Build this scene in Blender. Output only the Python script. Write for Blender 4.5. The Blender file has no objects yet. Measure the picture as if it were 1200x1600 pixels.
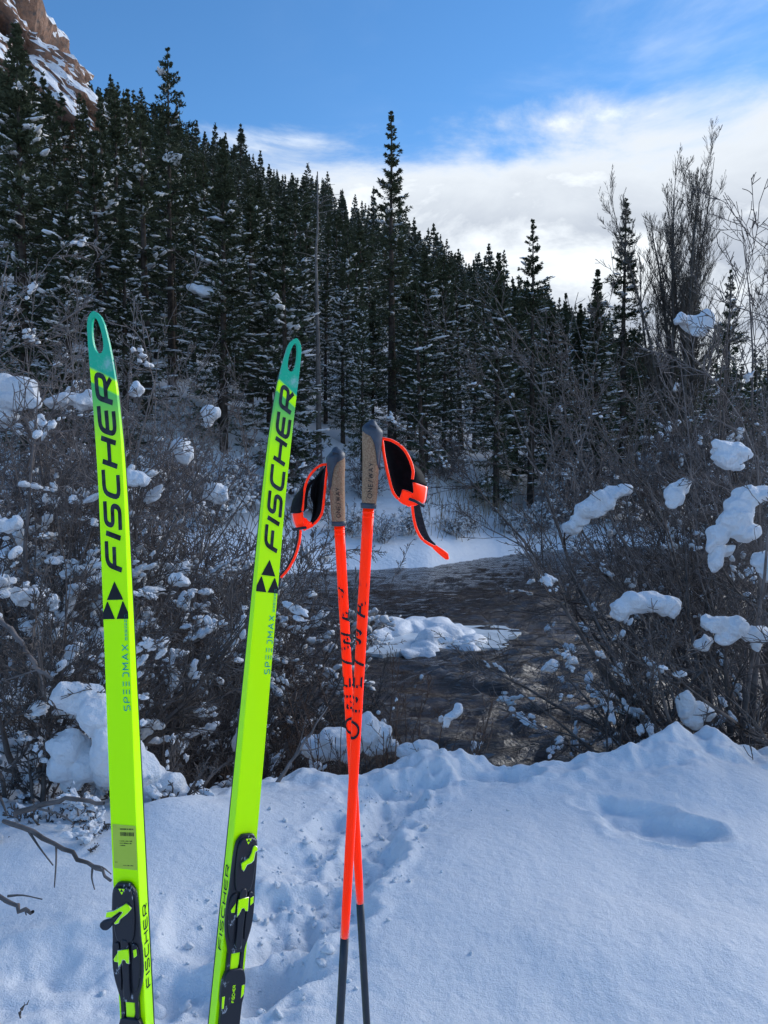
import bpy, bmesh, math, random
import numpy as np
from mathutils import Matrix, Vector

PI = math.pi
scene = bpy.context.scene
COL = scene.collection
R = math.radians

# ------------------------------------------------------------------ camera
CAM_Z = 1.6
PITCH = R(-2.5)
FOV = R(67.0)
FPX = 800.0 / math.tan(FOV / 2)
cam_d = bpy.data.cameras.new("camera")
cam = bpy.data.objects.new("camera", cam_d)
COL.objects.link(cam)
cam.location = (0, 0, CAM_Z)
cam.rotation_euler = (PI / 2 + PITCH, 0, 0)
cam_d.sensor_fit = 'VERTICAL'
cam_d.angle = FOV
cam_d.clip_start = 0.05
cam_d.clip_end = 3000
scene.camera = cam

# ------------------------------------------------------------------ sky, sun, exposure
SUN_AZ = R(55.0)       # to the right of the view direction
SUN_EL = R(22.0)
SKY = 0.060
world = bpy.data.worlds.new("World")
scene.world = world
world.use_nodes = True
wn, wl = world.node_tree.nodes, world.node_tree.links
wn.clear()


def W(t, **kw):
    n = wn.new(t)
    for k, v in kw.items():
        setattr(n, k, v)
    return n


def wmath(op, a, b=None, c=None):
    n = W('ShaderNodeMath', operation=op)
    for i, v in enumerate((a, b, c)):
        if v is None:
            continue
        if isinstance(v, (int, float)):
            n.inputs[i].default_value = v
        else:
            wl.new(v, n.inputs[i])
    return n.outputs[0]


def wmap(v, a, b, c=0.0, d=1.0):
    n = W('ShaderNodeMapRange', interpolation_type='SMOOTHSTEP')
    wl.new(v, n.inputs[0])
    for i, q in enumerate((a, b, c, d)):
        n.inputs[i + 1].default_value = q
    return n.outputs[0]


def wmix(f, a, b):
    n = W('ShaderNodeMix', data_type='RGBA')
    for s, v in ((n.inputs[0], f), (n.inputs[6], a), (n.inputs[7], b)):
        if isinstance(v, (int, float, tuple)):
            s.default_value = v
        else:
            wl.new(v, s)
    return n.outputs[2]


def wnoise(vec, scale, detail=6, rough=0.55, dist=0.0):
    n = W('ShaderNodeTexNoise')
    wl.new(vec, n.inputs['Vector'])
    n.inputs['Scale'].default_value = scale
    n.inputs['Detail'].default_value = detail
    n.inputs['Roughness'].default_value = rough
    n.inputs['Distortion'].default_value = dist
    return n.outputs[0]


sky = W('ShaderNodeTexSky', sky_type='NISHITA')
sky.sun_disc = False
sky.sun_elevation = SUN_EL
sky.sun_rotation = SUN_AZ
sky.altitude = 2500
sky.air_density = 1.2
sky.dust_density = 0.2
sky.ozone_density = 3.0
tc = W('ShaderNodeTexCoord')
dirv = tc.outputs['Generated']
sep = W('ShaderNodeSeparateXYZ')
wl.new(dirv, sep.inputs[0])
dx, dy, dz = sep.outputs
mp = W('ShaderNodeMapping')
mp.inputs['Scale'].default_value = (1.0, 1.0, 2.2)
wl.new(dirv, mp.inputs['Vector'])
n1 = wnoise(mp.outputs[0], 4.2, 10, 0.60, 0.35)
n2 = wnoise(mp.outputs[0], 2.1, 7, 0.6, 0.6)
n3 = wnoise(mp.outputs[0], 9.0, 8, 0.6, 0.5)
# the bank of cloud stands towards the sun and thins out away from it
toward = wmath('ADD', wmath('MULTIPLY', dx, 0.55), wmath('MULTIPLY', dy, 0.83))
top = wmap(toward, -0.2, 0.95, 0.14, 0.425)
val = wmath('SUBTRACT', wmath('ADD', top, wmath('MULTIPLY', wmath('SUBTRACT', n1, 0.5), 0.22)), dz)
bank = wmap(val, -0.015, 0.05)
wisp = wmath('MULTIPLY', wmap(n2, 0.44, 0.78, 0.0, 0.75),
             wmap(wmath('ADD', wmath('MULTIPLY', dx, 1.5), wmath('MULTIPLY', dz, 1.3)), 0.35, 1.2))  # thin cirrus; its unseen overhead part is added to brighten the snow
sunv = (math.sin(SUN_AZ) * math.cos(SUN_EL), math.cos(SUN_AZ) * math.cos(SUN_EL), math.sin(SUN_EL))
dot = W('ShaderNodeVectorMath', operation='DOT_PRODUCT')
wl.new(dirv, dot.inputs[0])
dot.inputs[1].default_value = sunv
sd = dot.outputs['Value']
edge = wmap(val, 0.17, 0.02)
dens = wmap(wmath('ADD', n1, wmath('MULTIPLY', n3, 0.6)), 0.66, 0.98)
CG, CB, CW = (2.5, 2.8, 3.3, 1), (5.6, 5.9, 6.1, 1), (5.4, 5.2, 4.7, 1)
ccol = wmix(wmath('MAXIMUM', wmath('MULTIPLY', edge, 0.55), wmath('MULTIPLY', dens, 0.8)), CG, CB)
ccol = wmix(wmap(sd, 0.965, 1.0, 0.0, 0.6), ccol, CW)
hs = W('ShaderNodeHueSaturation')
hs.inputs['Saturation'].default_value = 1.18
hs.inputs['Value'].default_value = 1.0
wl.new(sky.outputs[0], hs.inputs['Color'])
col = wmix(wisp, hs.outputs[0], (4.6, 5.1, 5.8, 1))
col = wmix(bank, col, ccol)
bg = W('ShaderNodeBackground')
bg.inputs['Strength'].default_value = SKY
wl.new(col, bg.inputs[0])
out = W('ShaderNodeOutputWorld')
wl.new(bg.outputs[0], out.inputs[0])

sun_d = bpy.data.lights.new("sun", 'SUN')
sun_d.energy = 0.8
sun_d.angle = R(40)
sun_d.color = (1.0, 0.98, 0.94)
sun = bpy.data.objects.new("sun", sun_d)
COL.objects.link(sun)
sun.rotation_euler = Vector(sunv).to_track_quat('Z', 'Y').to_euler()

scene.view_settings.view_transform = 'Standard'
scene.view_settings.look = 'None'
scene.view_settings.exposure = 1.8
scene.view_settings.gamma = 1.0
scene.view_settings.use_curve_mapping = False
scene.render.engine = 'CYCLES'
scene.cycles.max_bounces = 5
scene.cycles.diffuse_bounces = 3
scene.cycles.glossy_bounces = 2
scene.cycles.transmission_bounces = 2
scene.cycles.transparent_max_bounces = 4
scene.cycles.use_denoising = True

# ------------------------------------------------------------------ helpers
FWD = np.array([0, math.cos(PITCH), math.sin(PITCH)])
UPV = np.array([0, -math.sin(PITCH), math.cos(PITCH)])
RGT = np.array([1.0, 0, 0])
CAM = np.array([0, 0, CAM_Z])


def ray(px, py):
    return RGT * ((px - 600) / FPX) + UPV * ((800 - py) / FPX) + FWD


def at(px, py, Y):                      # point seen at photo pixel px,py at world distance Y
    d = ray(px, py)
    return CAM + d * (Y / d[1])


def atd(px, py, D):                     # same with the distance along the optical axis
    return CAM + ray(px, py) * D


def on_z(px, py, z=0.0):
    d = ray(px, py)
    return CAM + d * ((z - CAM_Z) / d[2])


def tag(o, label=None, cat=None, group=None, kind=None):
    for k, v in (('label', label), ('category', cat), ('group', group), ('kind', kind)):
        if v:
            o[k] = v
    return o


def empty(name, loc=(0, 0, 0), label=None, cat=None, group=None):
    o = bpy.data.objects.new(name, None)
    o.empty_display_size = 0.1
    COL.objects.link(o)
    o.location = loc
    return tag(o, label, cat, group)


def link(name, me, m=None, parent=None):
    o = bpy.data.objects.new(name, me)
    COL.objects.link(o)
    if m is not None:
        if not me.materials:
            me.materials.append(m)
    if parent is not None:
        o.parent = parent
    return o


def mesh(name, V, faces, smooth=True, mats=None, mi=None):
    """V (n,3); faces: array (m,k) or a list of such arrays; mi one material index per array"""
    if not isinstance(faces, (list, tuple)):
        faces = [faces]
    faces = [np.asarray(f, dtype=np.int32) for f in faces]
    keep = [i for i, f in enumerate(faces) if len(f)]
    V = np.asarray(V, dtype=np.float32)
    me = bpy.data.meshes.new(name)
    me.vertices.add(len(V))
    me.vertices.foreach_set('co', V.ravel())
    loops = np.concatenate([faces[i].ravel() for i in keep])
    sizes = np.concatenate([np.full(len(faces[i]), faces[i].shape[1], np.int32) for i in keep])
    starts = np.concatenate([[0], np.cumsum(sizes)[:-1]]).astype(np.int32)
    me.loops.add(len(loops))
    me.loops.foreach_set('vertex_index', loops)
    me.polygons.add(len(sizes))
    me.polygons.foreach_set('loop_start', starts)
    if mi is not None:
        me.polygons.foreach_set('material_index', np.concatenate(
            [np.full(len(faces[i]), mi[i], np.int32) for i in keep]))
    me.polygons.foreach_set('use_smooth', np.full(len(sizes), smooth, dtype=bool))
    if mats:
        for m in mats:
            me.materials.append(m)
    me.update(calc_edges=True)
    me.validate()
    return me


def norm(a):
    return a / np.maximum(np.linalg.norm(a, axis=-1, keepdims=True), 1e-9)


def tubes(P, Rr, k=4):
    """P (B,n,3), Rr (B,n) -> verts, quads"""
    B, n, _ = P.shape
    T = np.gradient(P, axis=1)
    T = norm(T)
    ref = np.zeros_like(T)
    ref[..., 0] = 1.0
    sw = np.abs(T[..., 0]) > 0.8
    ref[sw] = (0, 1.0, 0)
    U = norm(np.cross(T, ref))
    Vv = np.cross(T, U)
    a = np.arange(k) * 2 * PI / k
    ring = (U[:, :, None, :] * np.cos(a)[None, None, :, None] + Vv[:, :, None, :] * np.sin(a)[None, None, :, None])
    V = P[:, :, None, :] + ring * Rr[:, :, None, None]
    idx = np.arange(B * n * k).reshape(B, n, k)
    a0, a1 = idx[:, :-1, :], idx[:, 1:, :]
    F = np.stack([a0, np.roll(a0, -1, axis=2), np.roll(a1, -1, axis=2), a1], axis=-1).reshape(-1, 4)
    return V.reshape(-1, 3), F


class Geo:
    def __init__(s):
        s.V, s.F, s.M, s.n = [], [], [], 0

    def add(s, V, F, m=0):
        s.V.append(np.asarray(V, dtype=np.float64))
        fs = F if isinstance(F, list) else [F]
        for f in fs:
            s.F.append(np.asarray(f, dtype=np.int64) + s.n)
            s.M.append(m)
        s.n += len(V)

    def tube(s, P, Rr, k=4, m=0):
        P = np.asarray(P, float)
        Rr = np.asarray(Rr, float)
        if P.ndim == 2:
            P, Rr = P[None], Rr[None]
        V, F = tubes(P, Rr, k)
        s.add(V, F, m)

    def build(s, name, smooth=True, mats=None):
        return mesh(name, np.concatenate(s.V), s.F, smooth, mats, s.M if mats and len(mats) > 1 else None)


def grow(rng, st, dr, ln, n, wander, up):
    pts = [st]
    d = norm(dr)
    step = (ln / (n - 1))[:, None]
    for i in range(n - 1):
        d = norm(d + rng.normal(0, wander, d.shape) + np.array([0, 0, up]))
        pts.append(pts[-1] + d * step)
    return np.stack(pts, axis=1)


def spawn(rng, P, Rr, per, t0, t1, a0, a1):
    B, n, _ = P.shape
    t = (rng.uniform(t0, t1, (B, per)) * (n - 1)).ravel()
    b = np.repeat(np.arange(B), per)
    i = np.minimum(t.astype(int), n - 2)
    f = (t - i)[:, None]
    pos = P[b, i] * (1 - f) + P[b, i + 1] * f
    tan = norm(P[b, i + 1] - P[b, i])
    rad = Rr[b, i] * (1 - f[:, 0]) + Rr[b, i + 1] * f[:, 0]
    q = norm(np.cross(tan, rng.normal(0, 1, tan.shape)))
    a = rng.uniform(a0, a1, len(t))[:, None]
    return pos, norm(tan * np.cos(a) + q * np.sin(a)), rad, b, t / (n - 1)


def taper(r0, r1, n):
    return np.linspace(1, 0, n)[None, :] * (np.asarray(r0) - np.asarray(r1))[:, None] + np.asarray(r1)[:, None]


_ICO = {}


def ico(sub):
    if sub not in _ICO:
        bm = bmesh.new()
        bmesh.ops.create_icosphere(bm, subdivisions=sub, radius=1.0)
        bm.verts.ensure_lookup_table()
        _ICO[sub] = (np.array([v.co[:] for v in bm.verts]), np.array([[v.index for v in f.verts] for f in bm.faces]))
        bm.free()
    return _ICO[sub]


def lumps(rng, C, T, S, sub=2, jit=0.25, flat=0.55):
    """snow lumps: centres C, long axes T, half sizes S (along, across, up); the underside is flattened"""
    v, f = ico(sub)
    M = len(C)
    a = norm(T)
    up = np.tile(np.array([0, 0, 1.0]), (M, 1))
    b = norm(np.cross(up, a) + 1e-6)
    c = np.cross(a, b)
    k = rng.normal(0, 2.2, (M, 3, 2))
    ph = rng.uniform(0, 2 * PI, (M, 2))
    w = np.ones((M, len(v)))
    for j in range(2):
        w += jit * (0.7 if j else 1.0) * np.sin(v @ k[:, :, j].T * (1 + j) + ph[:, j]).T
    vv = v[None] * w[..., None]
    z = vv[..., 2]
    z = np.where(z < 0, z * flat, z)
    V = (C[:, None, :] + a[:, None, :] * (vv[..., 0] * S[:, 0:1])[..., None]
         + b[:, None, :] * (vv[..., 1] * S[:, 1:2])[..., None] + c[:, None, :] * (z * S[:, 2:3])[..., None])
    F = f[None] + (np.arange(M) * len(v))[:, None, None]
    return V.reshape(-1, 3), F.reshape(-1, 3)


_tab = np.random.default_rng(5).uniform(-1, 1, (256, 256))


def vnoise(x, y, s=0):
    xi, yi = np.floor(x).astype(int), np.floor(y).astype(int)
    fx, fy = x - xi, y - yi
    fx, fy = fx * fx * (3 - 2 * fx), fy * fy * (3 - 2 * fy)
    g = lambda a, b: _tab[(a + s * 37) % 256, (b + s * 91) % 256]
    return (g(xi, yi) * (1 - fx) + g(xi + 1, yi) * fx) * (1 - fy) + (g(xi, yi + 1) * (1 - fx) + g(xi + 1, yi + 1) * fx) * fy


def fbm(x, y, s=0, o=4):
    r, a = 0, 1.0
    for i in range(o):
        r = r + a * vnoise(x * 2 ** i, y * 2 ** i, s + i)
        a *= 0.5
    return r


def sstep(t):
    t = np.clip(t, 0, 1)
    return t * t * (3 - 2 * t)


# ------------------------------------------------------------------ materials
class NT:
    def __init__(s, name):
        s.m = bpy.data.materials.new(name)
        s.m.use_nodes = True
        s.n, s.l = s.m.node_tree.nodes, s.m.node_tree.links
        s.b = s.n['Principled BSDF']

    def node(s, t, ins=None, **kw):
        n = s.n.new(t)
        for k, v in kw.items():
            setattr(n, k, v)
        for k, v in (ins or {}).items():
            s.set(n.inputs[k], v)
        return n

    def set(s, sock, v):
        if isinstance(v, (int, float, tuple)):
            sock.default_value = v
        else:
            s.l.new(v, sock)

    def coord(s, kind='Object'):
        return s.node('ShaderNodeTexCoord').outputs[kind]

    def noise(s, vec, scale, detail=4, rough=0.5, dist=0.0):
        return s.node('ShaderNodeTexNoise', {'Vector': vec, 'Scale': scale, 'Detail': detail, 'Roughness': rough, 'Distortion': dist}).outputs[0]

    def map(s, v, a, b, c=0.0, d=1.0):
        return s.node('ShaderNodeMapRange', {0: v, 1: a, 2: b, 3: c, 4: d}, interpolation_type='SMOOTHSTEP').outputs[0]

    def mix(s, f, a, b):
        return s.node('ShaderNodeMix', {0: f, 6: a, 7: b}, data_type='RGBA').outputs[2]

    def math(s, op, a, b=0.0):
        return s.node('ShaderNodeMath', {0: a, 1: b}, operation=op).outputs[0]

    def bump(s, h, strength, dist):
        s.l.new(s.node('ShaderNodeBump', {'Height': h, 'Strength': strength, 'Distance': dist}).outputs[0], s.b.inputs['Normal'])

    def p(s, **kw):
        for k, v in kw.items():
            s.set(s.b.inputs[k.replace('_', ' ')], v)
        return s


def c4(r, g, b):
    return (r, g, b, 1.0)


def simple(name, col, rough=0.5, var=0.25, scale=30, spec=0.4, bump=0.0, bscale=200):
    t = NT(name)
    co = t.coord()
    f = t.noise(co, scale, 4, 0.6)
    lo = tuple(c * (1 - var) for c in col) + (1.0,)
    hi = tuple(min(1, c * (1 + var)) for c in col) + (1.0,)
    t.p(Base_Color=t.mix(t.map(f, 0.3, 0.7), lo, hi), Roughness=rough)
    t.b.inputs['Specular IOR Level'].default_value = spec
    if bump:
        t.bump(t.noise(co, bscale, 3), bump, 0.002)
    return t.m


def snow_mat(name, s1, s2, d1, d2, sss=0.0):
    t = NT(name)
    co = t.coord('Object')
    f = t.noise(co, s1, 5, 0.6)
    g = t.noise(co, s2, 3, 0.7)
    t.p(Base_Color=t.mix(f, c4(.82, .845, .88), c4(.88, .895, .915)), Roughness=t.map(g, .35, .65, .75, .45))
    t.b.inputs['Specular IOR Level'].default_value = 0.3
    h = t.math('ADD', t.math('MULTIPLY', f, d1), t.math('MULTIPLY', g, d2))
    t.bump(h, 1.0, 1.0)
    return t.m


M = {}
M['snow'] = snow_mat('snow', 30, 210, 0.010, 0.0042)
M['snow_clump'] = snow_mat('clumped_snow', 34, 150, 0.020, 0.003)
M['snow_far'] = snow_mat('far_snow', 0.8, 6, 0.12, 0.03)
M['foam'] = simple('river_ice', (.62, .68, .72), .35, .15, 4, .5, .6, 30)

t = NT('river_water')
co = t.coord('Object')
mpn = t.node('ShaderNodeMapping', {'Vector': co, 'Scale': (0.38, 1.55, 1.0)}).outputs[0]
nb = t.noise(mpn, 4.5, 7, 0.62, 1.2)
nf = t.noise(mpn, 16, 5, 0.6, 0.8)
zc = t.node('ShaderNodeSeparateXYZ', {0: co}).outputs[2]
crest = t.math('MULTIPLY', t.map(zc, -1.245, -1.19), t.map(t.noise(mpn, 9, 6, .7, .6), .48, .66))
t.p(Base_Color=t.mix(t.math('MULTIPLY', crest, .4), t.mix(t.map(t.noise(co, 0.35, 3), .35, .65), c4(.028, .017, .011), c4(.058, .037, .025)), c4(.5, .47, .43)), Roughness=t.map(crest, 0, 1, .06, .4), IOR=1.45)
t.bump(t.math('ADD', t.math('MULTIPLY', nb, .060), t.math('MULTIPLY', nf, .014)), 1.0, 1.0)
M['water'] = t.m


def foliage(name, a, b):
    t = NT(name)
    oi = t.node('ShaderNodeObjectInfo').outputs['Random']
    f = t.noise(t.coord(), 1.3, 3)
    t.p(Base_Color=t.mix(t.math('ADD', t.math('MULTIPLY', oi, .5), t.math('MULTIPLY', f, .5)), c4(*a), c4(*b)), Roughness=.7)
    t.b.inputs['Specular IOR Level'].default_value = 0.2
    return t.m


M['needle'] = foliage('conifer_needles', (.052, .070, .042), (.115, .135, .078))
M['needle_far'] = foliage('conifer_needles_far', (.056, .074, .054), (.105, .125, .085))
M['bark'] = simple('conifer_bark', (.075, .060, .050), .9, .4, 6, .1)
M['snag'] = simple('weathered_dead_wood', (.20, .18, .165), .9, .35, 5, .1)
M['twig'] = simple('grey_willow_bark', (.20, .172, .16), .85, .35, 9, .15)
M['twig_dark'] = simple('dark_alder_bark', (.135, .115, .105), .85, .4, 9, .15)
M['twig_brown'] = simple('brown_twig_bark', (.12, .075, .055), .85, .4, 9, .15)
M['cotton'] = simple('cottonwood_bark', (.13, .115, .10), .9, .35, 3, .1)
M['straw'] = simple('dry_straw', (.28, .22, .15), .9, .3, 9, .1)

t = NT('snowy_rock')
co = t.coord()
gn = t.node('ShaderNodeNewGeometry')
nz = t.node('ShaderNodeSeparateXYZ', {0: gn.outputs['Normal']}).outputs[2]
f = t.noise(co, .45, 8, .65)
rock = t.mix(t.map(f, .35, .65), c4(.16, .085, .055), c4(.32, .185, .125))
rock = t.mix(t.map(t.noise(co, 1.6, 6, .7), .45, .7), rock, c4(.10, .085, .08))
sm = t.map(t.math('ADD', nz, t.math('MULTIPLY', t.math('SUBTRACT', t.noise(co, .5, 8, .7), .5), 2.6)), .16, .26)
t.p(Base_Color=t.mix(sm, rock, c4(.86, .88, .91)), Roughness=.85)
t.bump(f, .8, 1.2)
M['rock'] = t.m
# ------------------------------------------------------------------ the lie of the land
WATER_Z = -1.3
_rx = [-80, -40, -12, -5, -1, 1.5, 4, 7, 12, 30, 90]
_ry = [16, 18, 20.5, 22.5, 24.2, 25, 28.5, 31, 33, 36, 44]


def river_far(x):
    return np.interp(x, _rx, _ry) + 0.45 * vnoise(np.asarray(x) * 0.45, np.asarray(x) * 0.0 + 3.3, 4)


AZV = R(32)


def hill_d(x, y):
    return -x * math.cos(AZV) + y * math.sin(AZV)


def terrain(x, y):
    x, y = np.asarray(x, float), np.asarray(y, float)
    b = y - river_far(x)
    z = np.interp(b, [-3, 0, .25, 1.2, 4, 9, 400], [-2.6, -1.36, -1.02, -.58, -.16, .25, 3.2])
    z = z + 0.16 * fbm(x * .5, y * .5, 2) * sstep(b / 2)
    d = hill_d(x, y)
    D = 6 * np.log1p(np.exp(np.clip((d - 17) / 6, -30, 60)))
    D = 160 - 14 * np.log1p(np.exp(np.clip((160 - D) / 14, -30, 60)))
    D = np.maximum(D, 0)
    r = np.hypot(x, y)
    k = .568 + .04 * vnoise(x * .012, y * .012, 7)
    h = k * D * sstep((b - 1) / 9) + fbm(x * .05, y * .05, 9) * np.clip(D * .06, 0, 2.2)
    far = np.maximum(0, r - 330) * .42
    far = 105 - 20 * np.log1p(np.exp(np.clip((105 - far) / 20, -30, 60)))
    far = np.maximum(far, 0) * sstep((d * -1 + 60) / 60) * (1 + .25 * vnoise(x * .008, y * .008, 3))
    return z + np.maximum(h, far * 1.0)


az = np.radians(np.concatenate([np.linspace(-85, -34, 26)[:-1], np.linspace(-34, 34, 150), np.linspace(34, 85, 26)[1:]]))
rr = np.concatenate([np.linspace(11, 19, 5)[:-1], np.linspace(19, 42, 62)[:-1], np.geomspace(42, 1100, 110)])
A, RR = np.meshgrid(az, rr, indexing='ij')
X, Y = RR * np.sin(A), RR * np.cos(A)
Z = terrain(X, Y)
ny_ = len(rr)
ii = np.arange(len(az) * ny_).reshape(len(az), ny_)
F = np.stack([ii[:-1, :-1], ii[1:, :-1], ii[1:, 1:], ii[:-1, 1:]], -1).reshape(-1, 4)[:, ::-1]
o = link('far_terrain', mesh('far_terrain', np.stack([X, Y, Z], -1).reshape(-1, 3), F), M['snow_far'])
tag(o, kind='structure')

# near snow bank -------------------------------------------------------
_ex = [-40, -9, -5, -3.4, -2.3, -1.55, -1.0, -.4, .1, .35, .8, 1.4, 2.0, 2.5, 3.2, 4.5, 9, 40]
_ey = [11, 10, 9, 7.6, 5.6, 4.25, 4.2, 4.3, 4.5, 4.5, 4.42, 4.45, 4.55, 4.75, 5.7, 6.6, 8, 9]


def bank_edge(x):
    return np.interp(x, _ex, _ey) + .10 * vnoise(x * 2.3, x * 0, 11) + .04 * vnoise(x * 7, x * 0, 12)


MOUNDS = [    # photo pixel on the flat, height, rx, ry
    (1020, 1175, .17, .26, .30), (960, 1190, .07, .25, .2), (1120, 1185, .05, .3, .25), (690, 1195, .06, .22, .2), (640, 1195, .05, .18, .22),
    (45, 1300, .06, .5, .4), (330, 1290, .07, .3, .35), (255, 1290, .08, .22, .22), (130, 1420, .05, .34, .30),
    (880, 1320, .035, .8, .5), (760, 1400, .03, .6, .4), (1050, 1500, .05, .7, .25), (1100, 1230, .06, .6, .3),
    (60, 1330, .03, .40, .3), (300, 1340, .05, .4, .3)]
PRINTS = [  # pixel centre, half length, half width, depth, direction in degrees (0 = to the right)
    (985, 1275, .22, .11, .10, -24), (1040, 1302, .24, .12, .13, -14), (775, 1212, .19, .10, .10, -10), (905, 1192, .45, .10, .07, 3),
    (645, 1222, .20, .11, .15, 35), (612, 1262, .20, .12, .18, 55), (590, 1300, .17, .12, .15, 50), (578, 1345, .18, .13, .18, 60), (520, 1295, .17, .12, .11, 55),
    (545, 1380, .20, .13, .13, 50), (500, 1345, .22, .13, .09, 55), (470, 1420, .22, .14, .12, 50), (515, 1440, .16, .11, .10, 45),
    (430, 1480, .20, .13, .13, 50), (395, 1540, .20, .13, .12, 52), (450, 1520, .16, .12, .09, 45), (300, 1560, .24, .13, .11, 40), (270, 1500, .2, .12, .08, 60),
    (330, 1430, .2, .12, .06, 60), (180, 1570, .25, .14, .09, 30), (60, 1540, .22, .12, .06, 10), (120, 1500, .2, .12, .06, 0), (570, 1235, .15, .1, .08, 40)]


def near_z(x, y):
    z = .030 * vnoise(x * .7, y * .7, 21) + .018 * vnoise(x * 1.9, y * 1.9, 22) + .0045 * fbm(x * 7, y * 7, 23, 3)
    for px, py, h, rx, ry in MOUNDS:
        c = on_z(px, py)
        z = z + h * np.exp(-((x - c[0]) / rx) ** 2 - ((y - c[1]) / ry) ** 2)
    churn = np.zeros_like(x)
    # the trodden track: loose crumbly snow beside the prints
    tp = np.array([on_z(*q)[:2] for q in ((660, 1205), (600, 1270), (555, 1350), (480, 1420), (400, 1530), (330, 1640))])
    dm = np.full(x.shape, 9.0)
    for a, b in zip(tp[:-1], tp[1:]):
        ab = b - a
        tt = np.clip(((x - a[0]) * ab[0] + (y - a[1]) * ab[1]) / (ab @ ab), 0, 1)
        dm = np.minimum(dm, np.hypot(x - a[0] - tt * ab[0], y - a[1] - tt * ab[1]))
    churn = sstep(1 - dm / .42)
    z = z + churn * (.022 * fbm(x * 9, y * 9, 31, 5) + .018 * np.abs(fbm(x * 21, y * 21, 36, 3)) - .02)
    q = sstep((-.3 - x) / .5) * sstep((2.9 - y) / .5)
    z = z + q * .012 * fbm(x * 8, y * 8, 33, 5)
    wx = x + .045 * fbm(x * 7, y * 7, 41, 3)
    wy = y + .045 * fbm(x * 7 + 9, y * 7, 43, 3)
    for px, py, l, w, dep, dg in PRINTS:
        c = on_z(px, py)
        ca, sa = math.cos(R(dg)), math.sin(R(dg))
        u, v = (wx - c[0]) * ca + (wy - c[1]) * sa, -(wx - c[0]) * sa + (wy - c[1]) * ca
        rr_ = np.sqrt((u / l) ** 2 + (v / w) ** 2)
        dep = dep * (.45 if px < 660 else .5)
        z = z - dep * sstep((1.28 - rr_) / .85) + .22 * dep * np.exp(-((rr_ - 1.32) / .16) ** 2) * (.6 + .4 * vnoise(x * 9, y * 9, 44))
    e = bank_edge(x)
    lump = .07 * np.maximum(0, fbm(x * 3.1, y * 3.1, 51, 4)) + .03 * fbm(x * 9, y * 9, 52, 3)
    z = z + lump * np.exp(-((y - e + .15) / .30) ** 2)
    s = sstep((y - (e - .16)) / np.where(x < -1.2, 1.6, .8))
    return z * (1 - s) - 2.0 * s


def axis(*segs):
    o_ = []
    for a, b, st in segs:
        o_.append(np.arange(a, b, st))
    o_.append([segs[-1][1]])
    return np.concatenate(o_)


gx = axis((-60, -12, 4), (-12, -4, .25), (-4, -2.4, .05), (-2.4, 2.9, .0125), (2.9, 5, .05), (5, 14, .3), (14, 60, 4))
gy = axis((-60, -6, 4), (-6, 1.2, .3), (1.2, 1.9, .04), (1.9, 3.4, .0125), (3.4, 5.1, .016), (5.1, 8, .06), (8, 13, .4))
X, Y = np.meshgrid(gx, gy, indexing='ij')
Z = near_z(X, Y)
ii = np.arange(X.size).reshape(X.shape)
F = np.stack([ii[:-1, :-1], ii[1:, :-1], ii[1:, 1:], ii[:-1, 1:]], -1).reshape(-1, 4)
o = link('snow_ground', mesh('snow_ground', np.stack([X, Y, Z], -1).reshape(-1, 3), F), M['snow'])
tag(o, kind='structure')


def gz(x, y):
    return float(near_z(np.array([float(x)]), np.array([float(y)]))[0])


# river -------------------------------------------------------------------
gx = axis((-90, -16, 3), (-16, 20, .11), (20, 95, 3))
gy = axis((3.2, 4.4, .4), (4.4, 20, .07), (20, 36, .16), (36, 48, 1))
X, Y = np.meshgrid(gx, gy, indexing='ij')
rap = .35 + 1.0 * np.exp(-((X - 1.6) / 1.7) ** 2 - ((Y - 9.3) / 3.0) ** 2) + .55 * np.exp(-((X - 4) / 4) ** 2 - ((Y - 14) / 6) ** 2)
sw = fbm(X * 1.3 + Y * .3, Y * 2.6 - X * .3, 61, 5)
rdg = 1 - np.abs(fbm(X * 1.3 + 5 + .3 * vnoise(X, Y, 3), Y * 2.6 + .3 * vnoise(X + 7, Y, 5), 67, 4))
Z = WATER_Z + rap * (.050 * sw + .075 * np.clip(rdg, 0, 1) ** 3)
ii = np.arange(X.size).reshape(X.shape)
F = np.stack([ii[:-1, :-1], ii[1:, :-1], ii[1:, 1:], ii[:-1, 1:]], -1).reshape(-1, 4)
o = link('river_water', mesh('river_water', np.stack([X, Y, Z], -1).reshape(-1, 3), F), M['water'])
tag(o, kind='structure')

# rock buttress high on the slope -------------------------------------------
v, f = ico(6)
rng = np.random.default_rng(77)
w = np.ones(len(v))
for k in range(22):
    q = rng.normal(0, 1, 3) * np.array([1.6, 1, .6]) * (1.2 + k * .9)
    w += (.13 / (1 + k * .10)) * np.sin(v @ q + rng.uniform(0, 6))
a, b = at(-85, -45, 80), at(126, 250, 74)
for k in range(14):
    q = rng.normal(0, 1, 3) * (5 + k * 1.3)
    w += .045 * (.6 - np.abs(np.sin(v @ q + rng.uniform(0, 6))))
ax = norm(b - a)
sd_ = norm(np.cross(ax, FWD))
nn = np.cross(ax, sd_)
ln = np.linalg.norm(b - a) / 2
V = (a + b) / 2 + (v * w[:, None])[:, 0:1] * ax * ln * .84 + (v * w[:, None])[:, 1:2] * sd_ * 3.9 + (v * w[:, None])[:, 2:3] * nn * 9
o = link('rock_cliff', mesh('rock_cliff', V, f, False), M['rock'])
tag(o, kind='structure')

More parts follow.
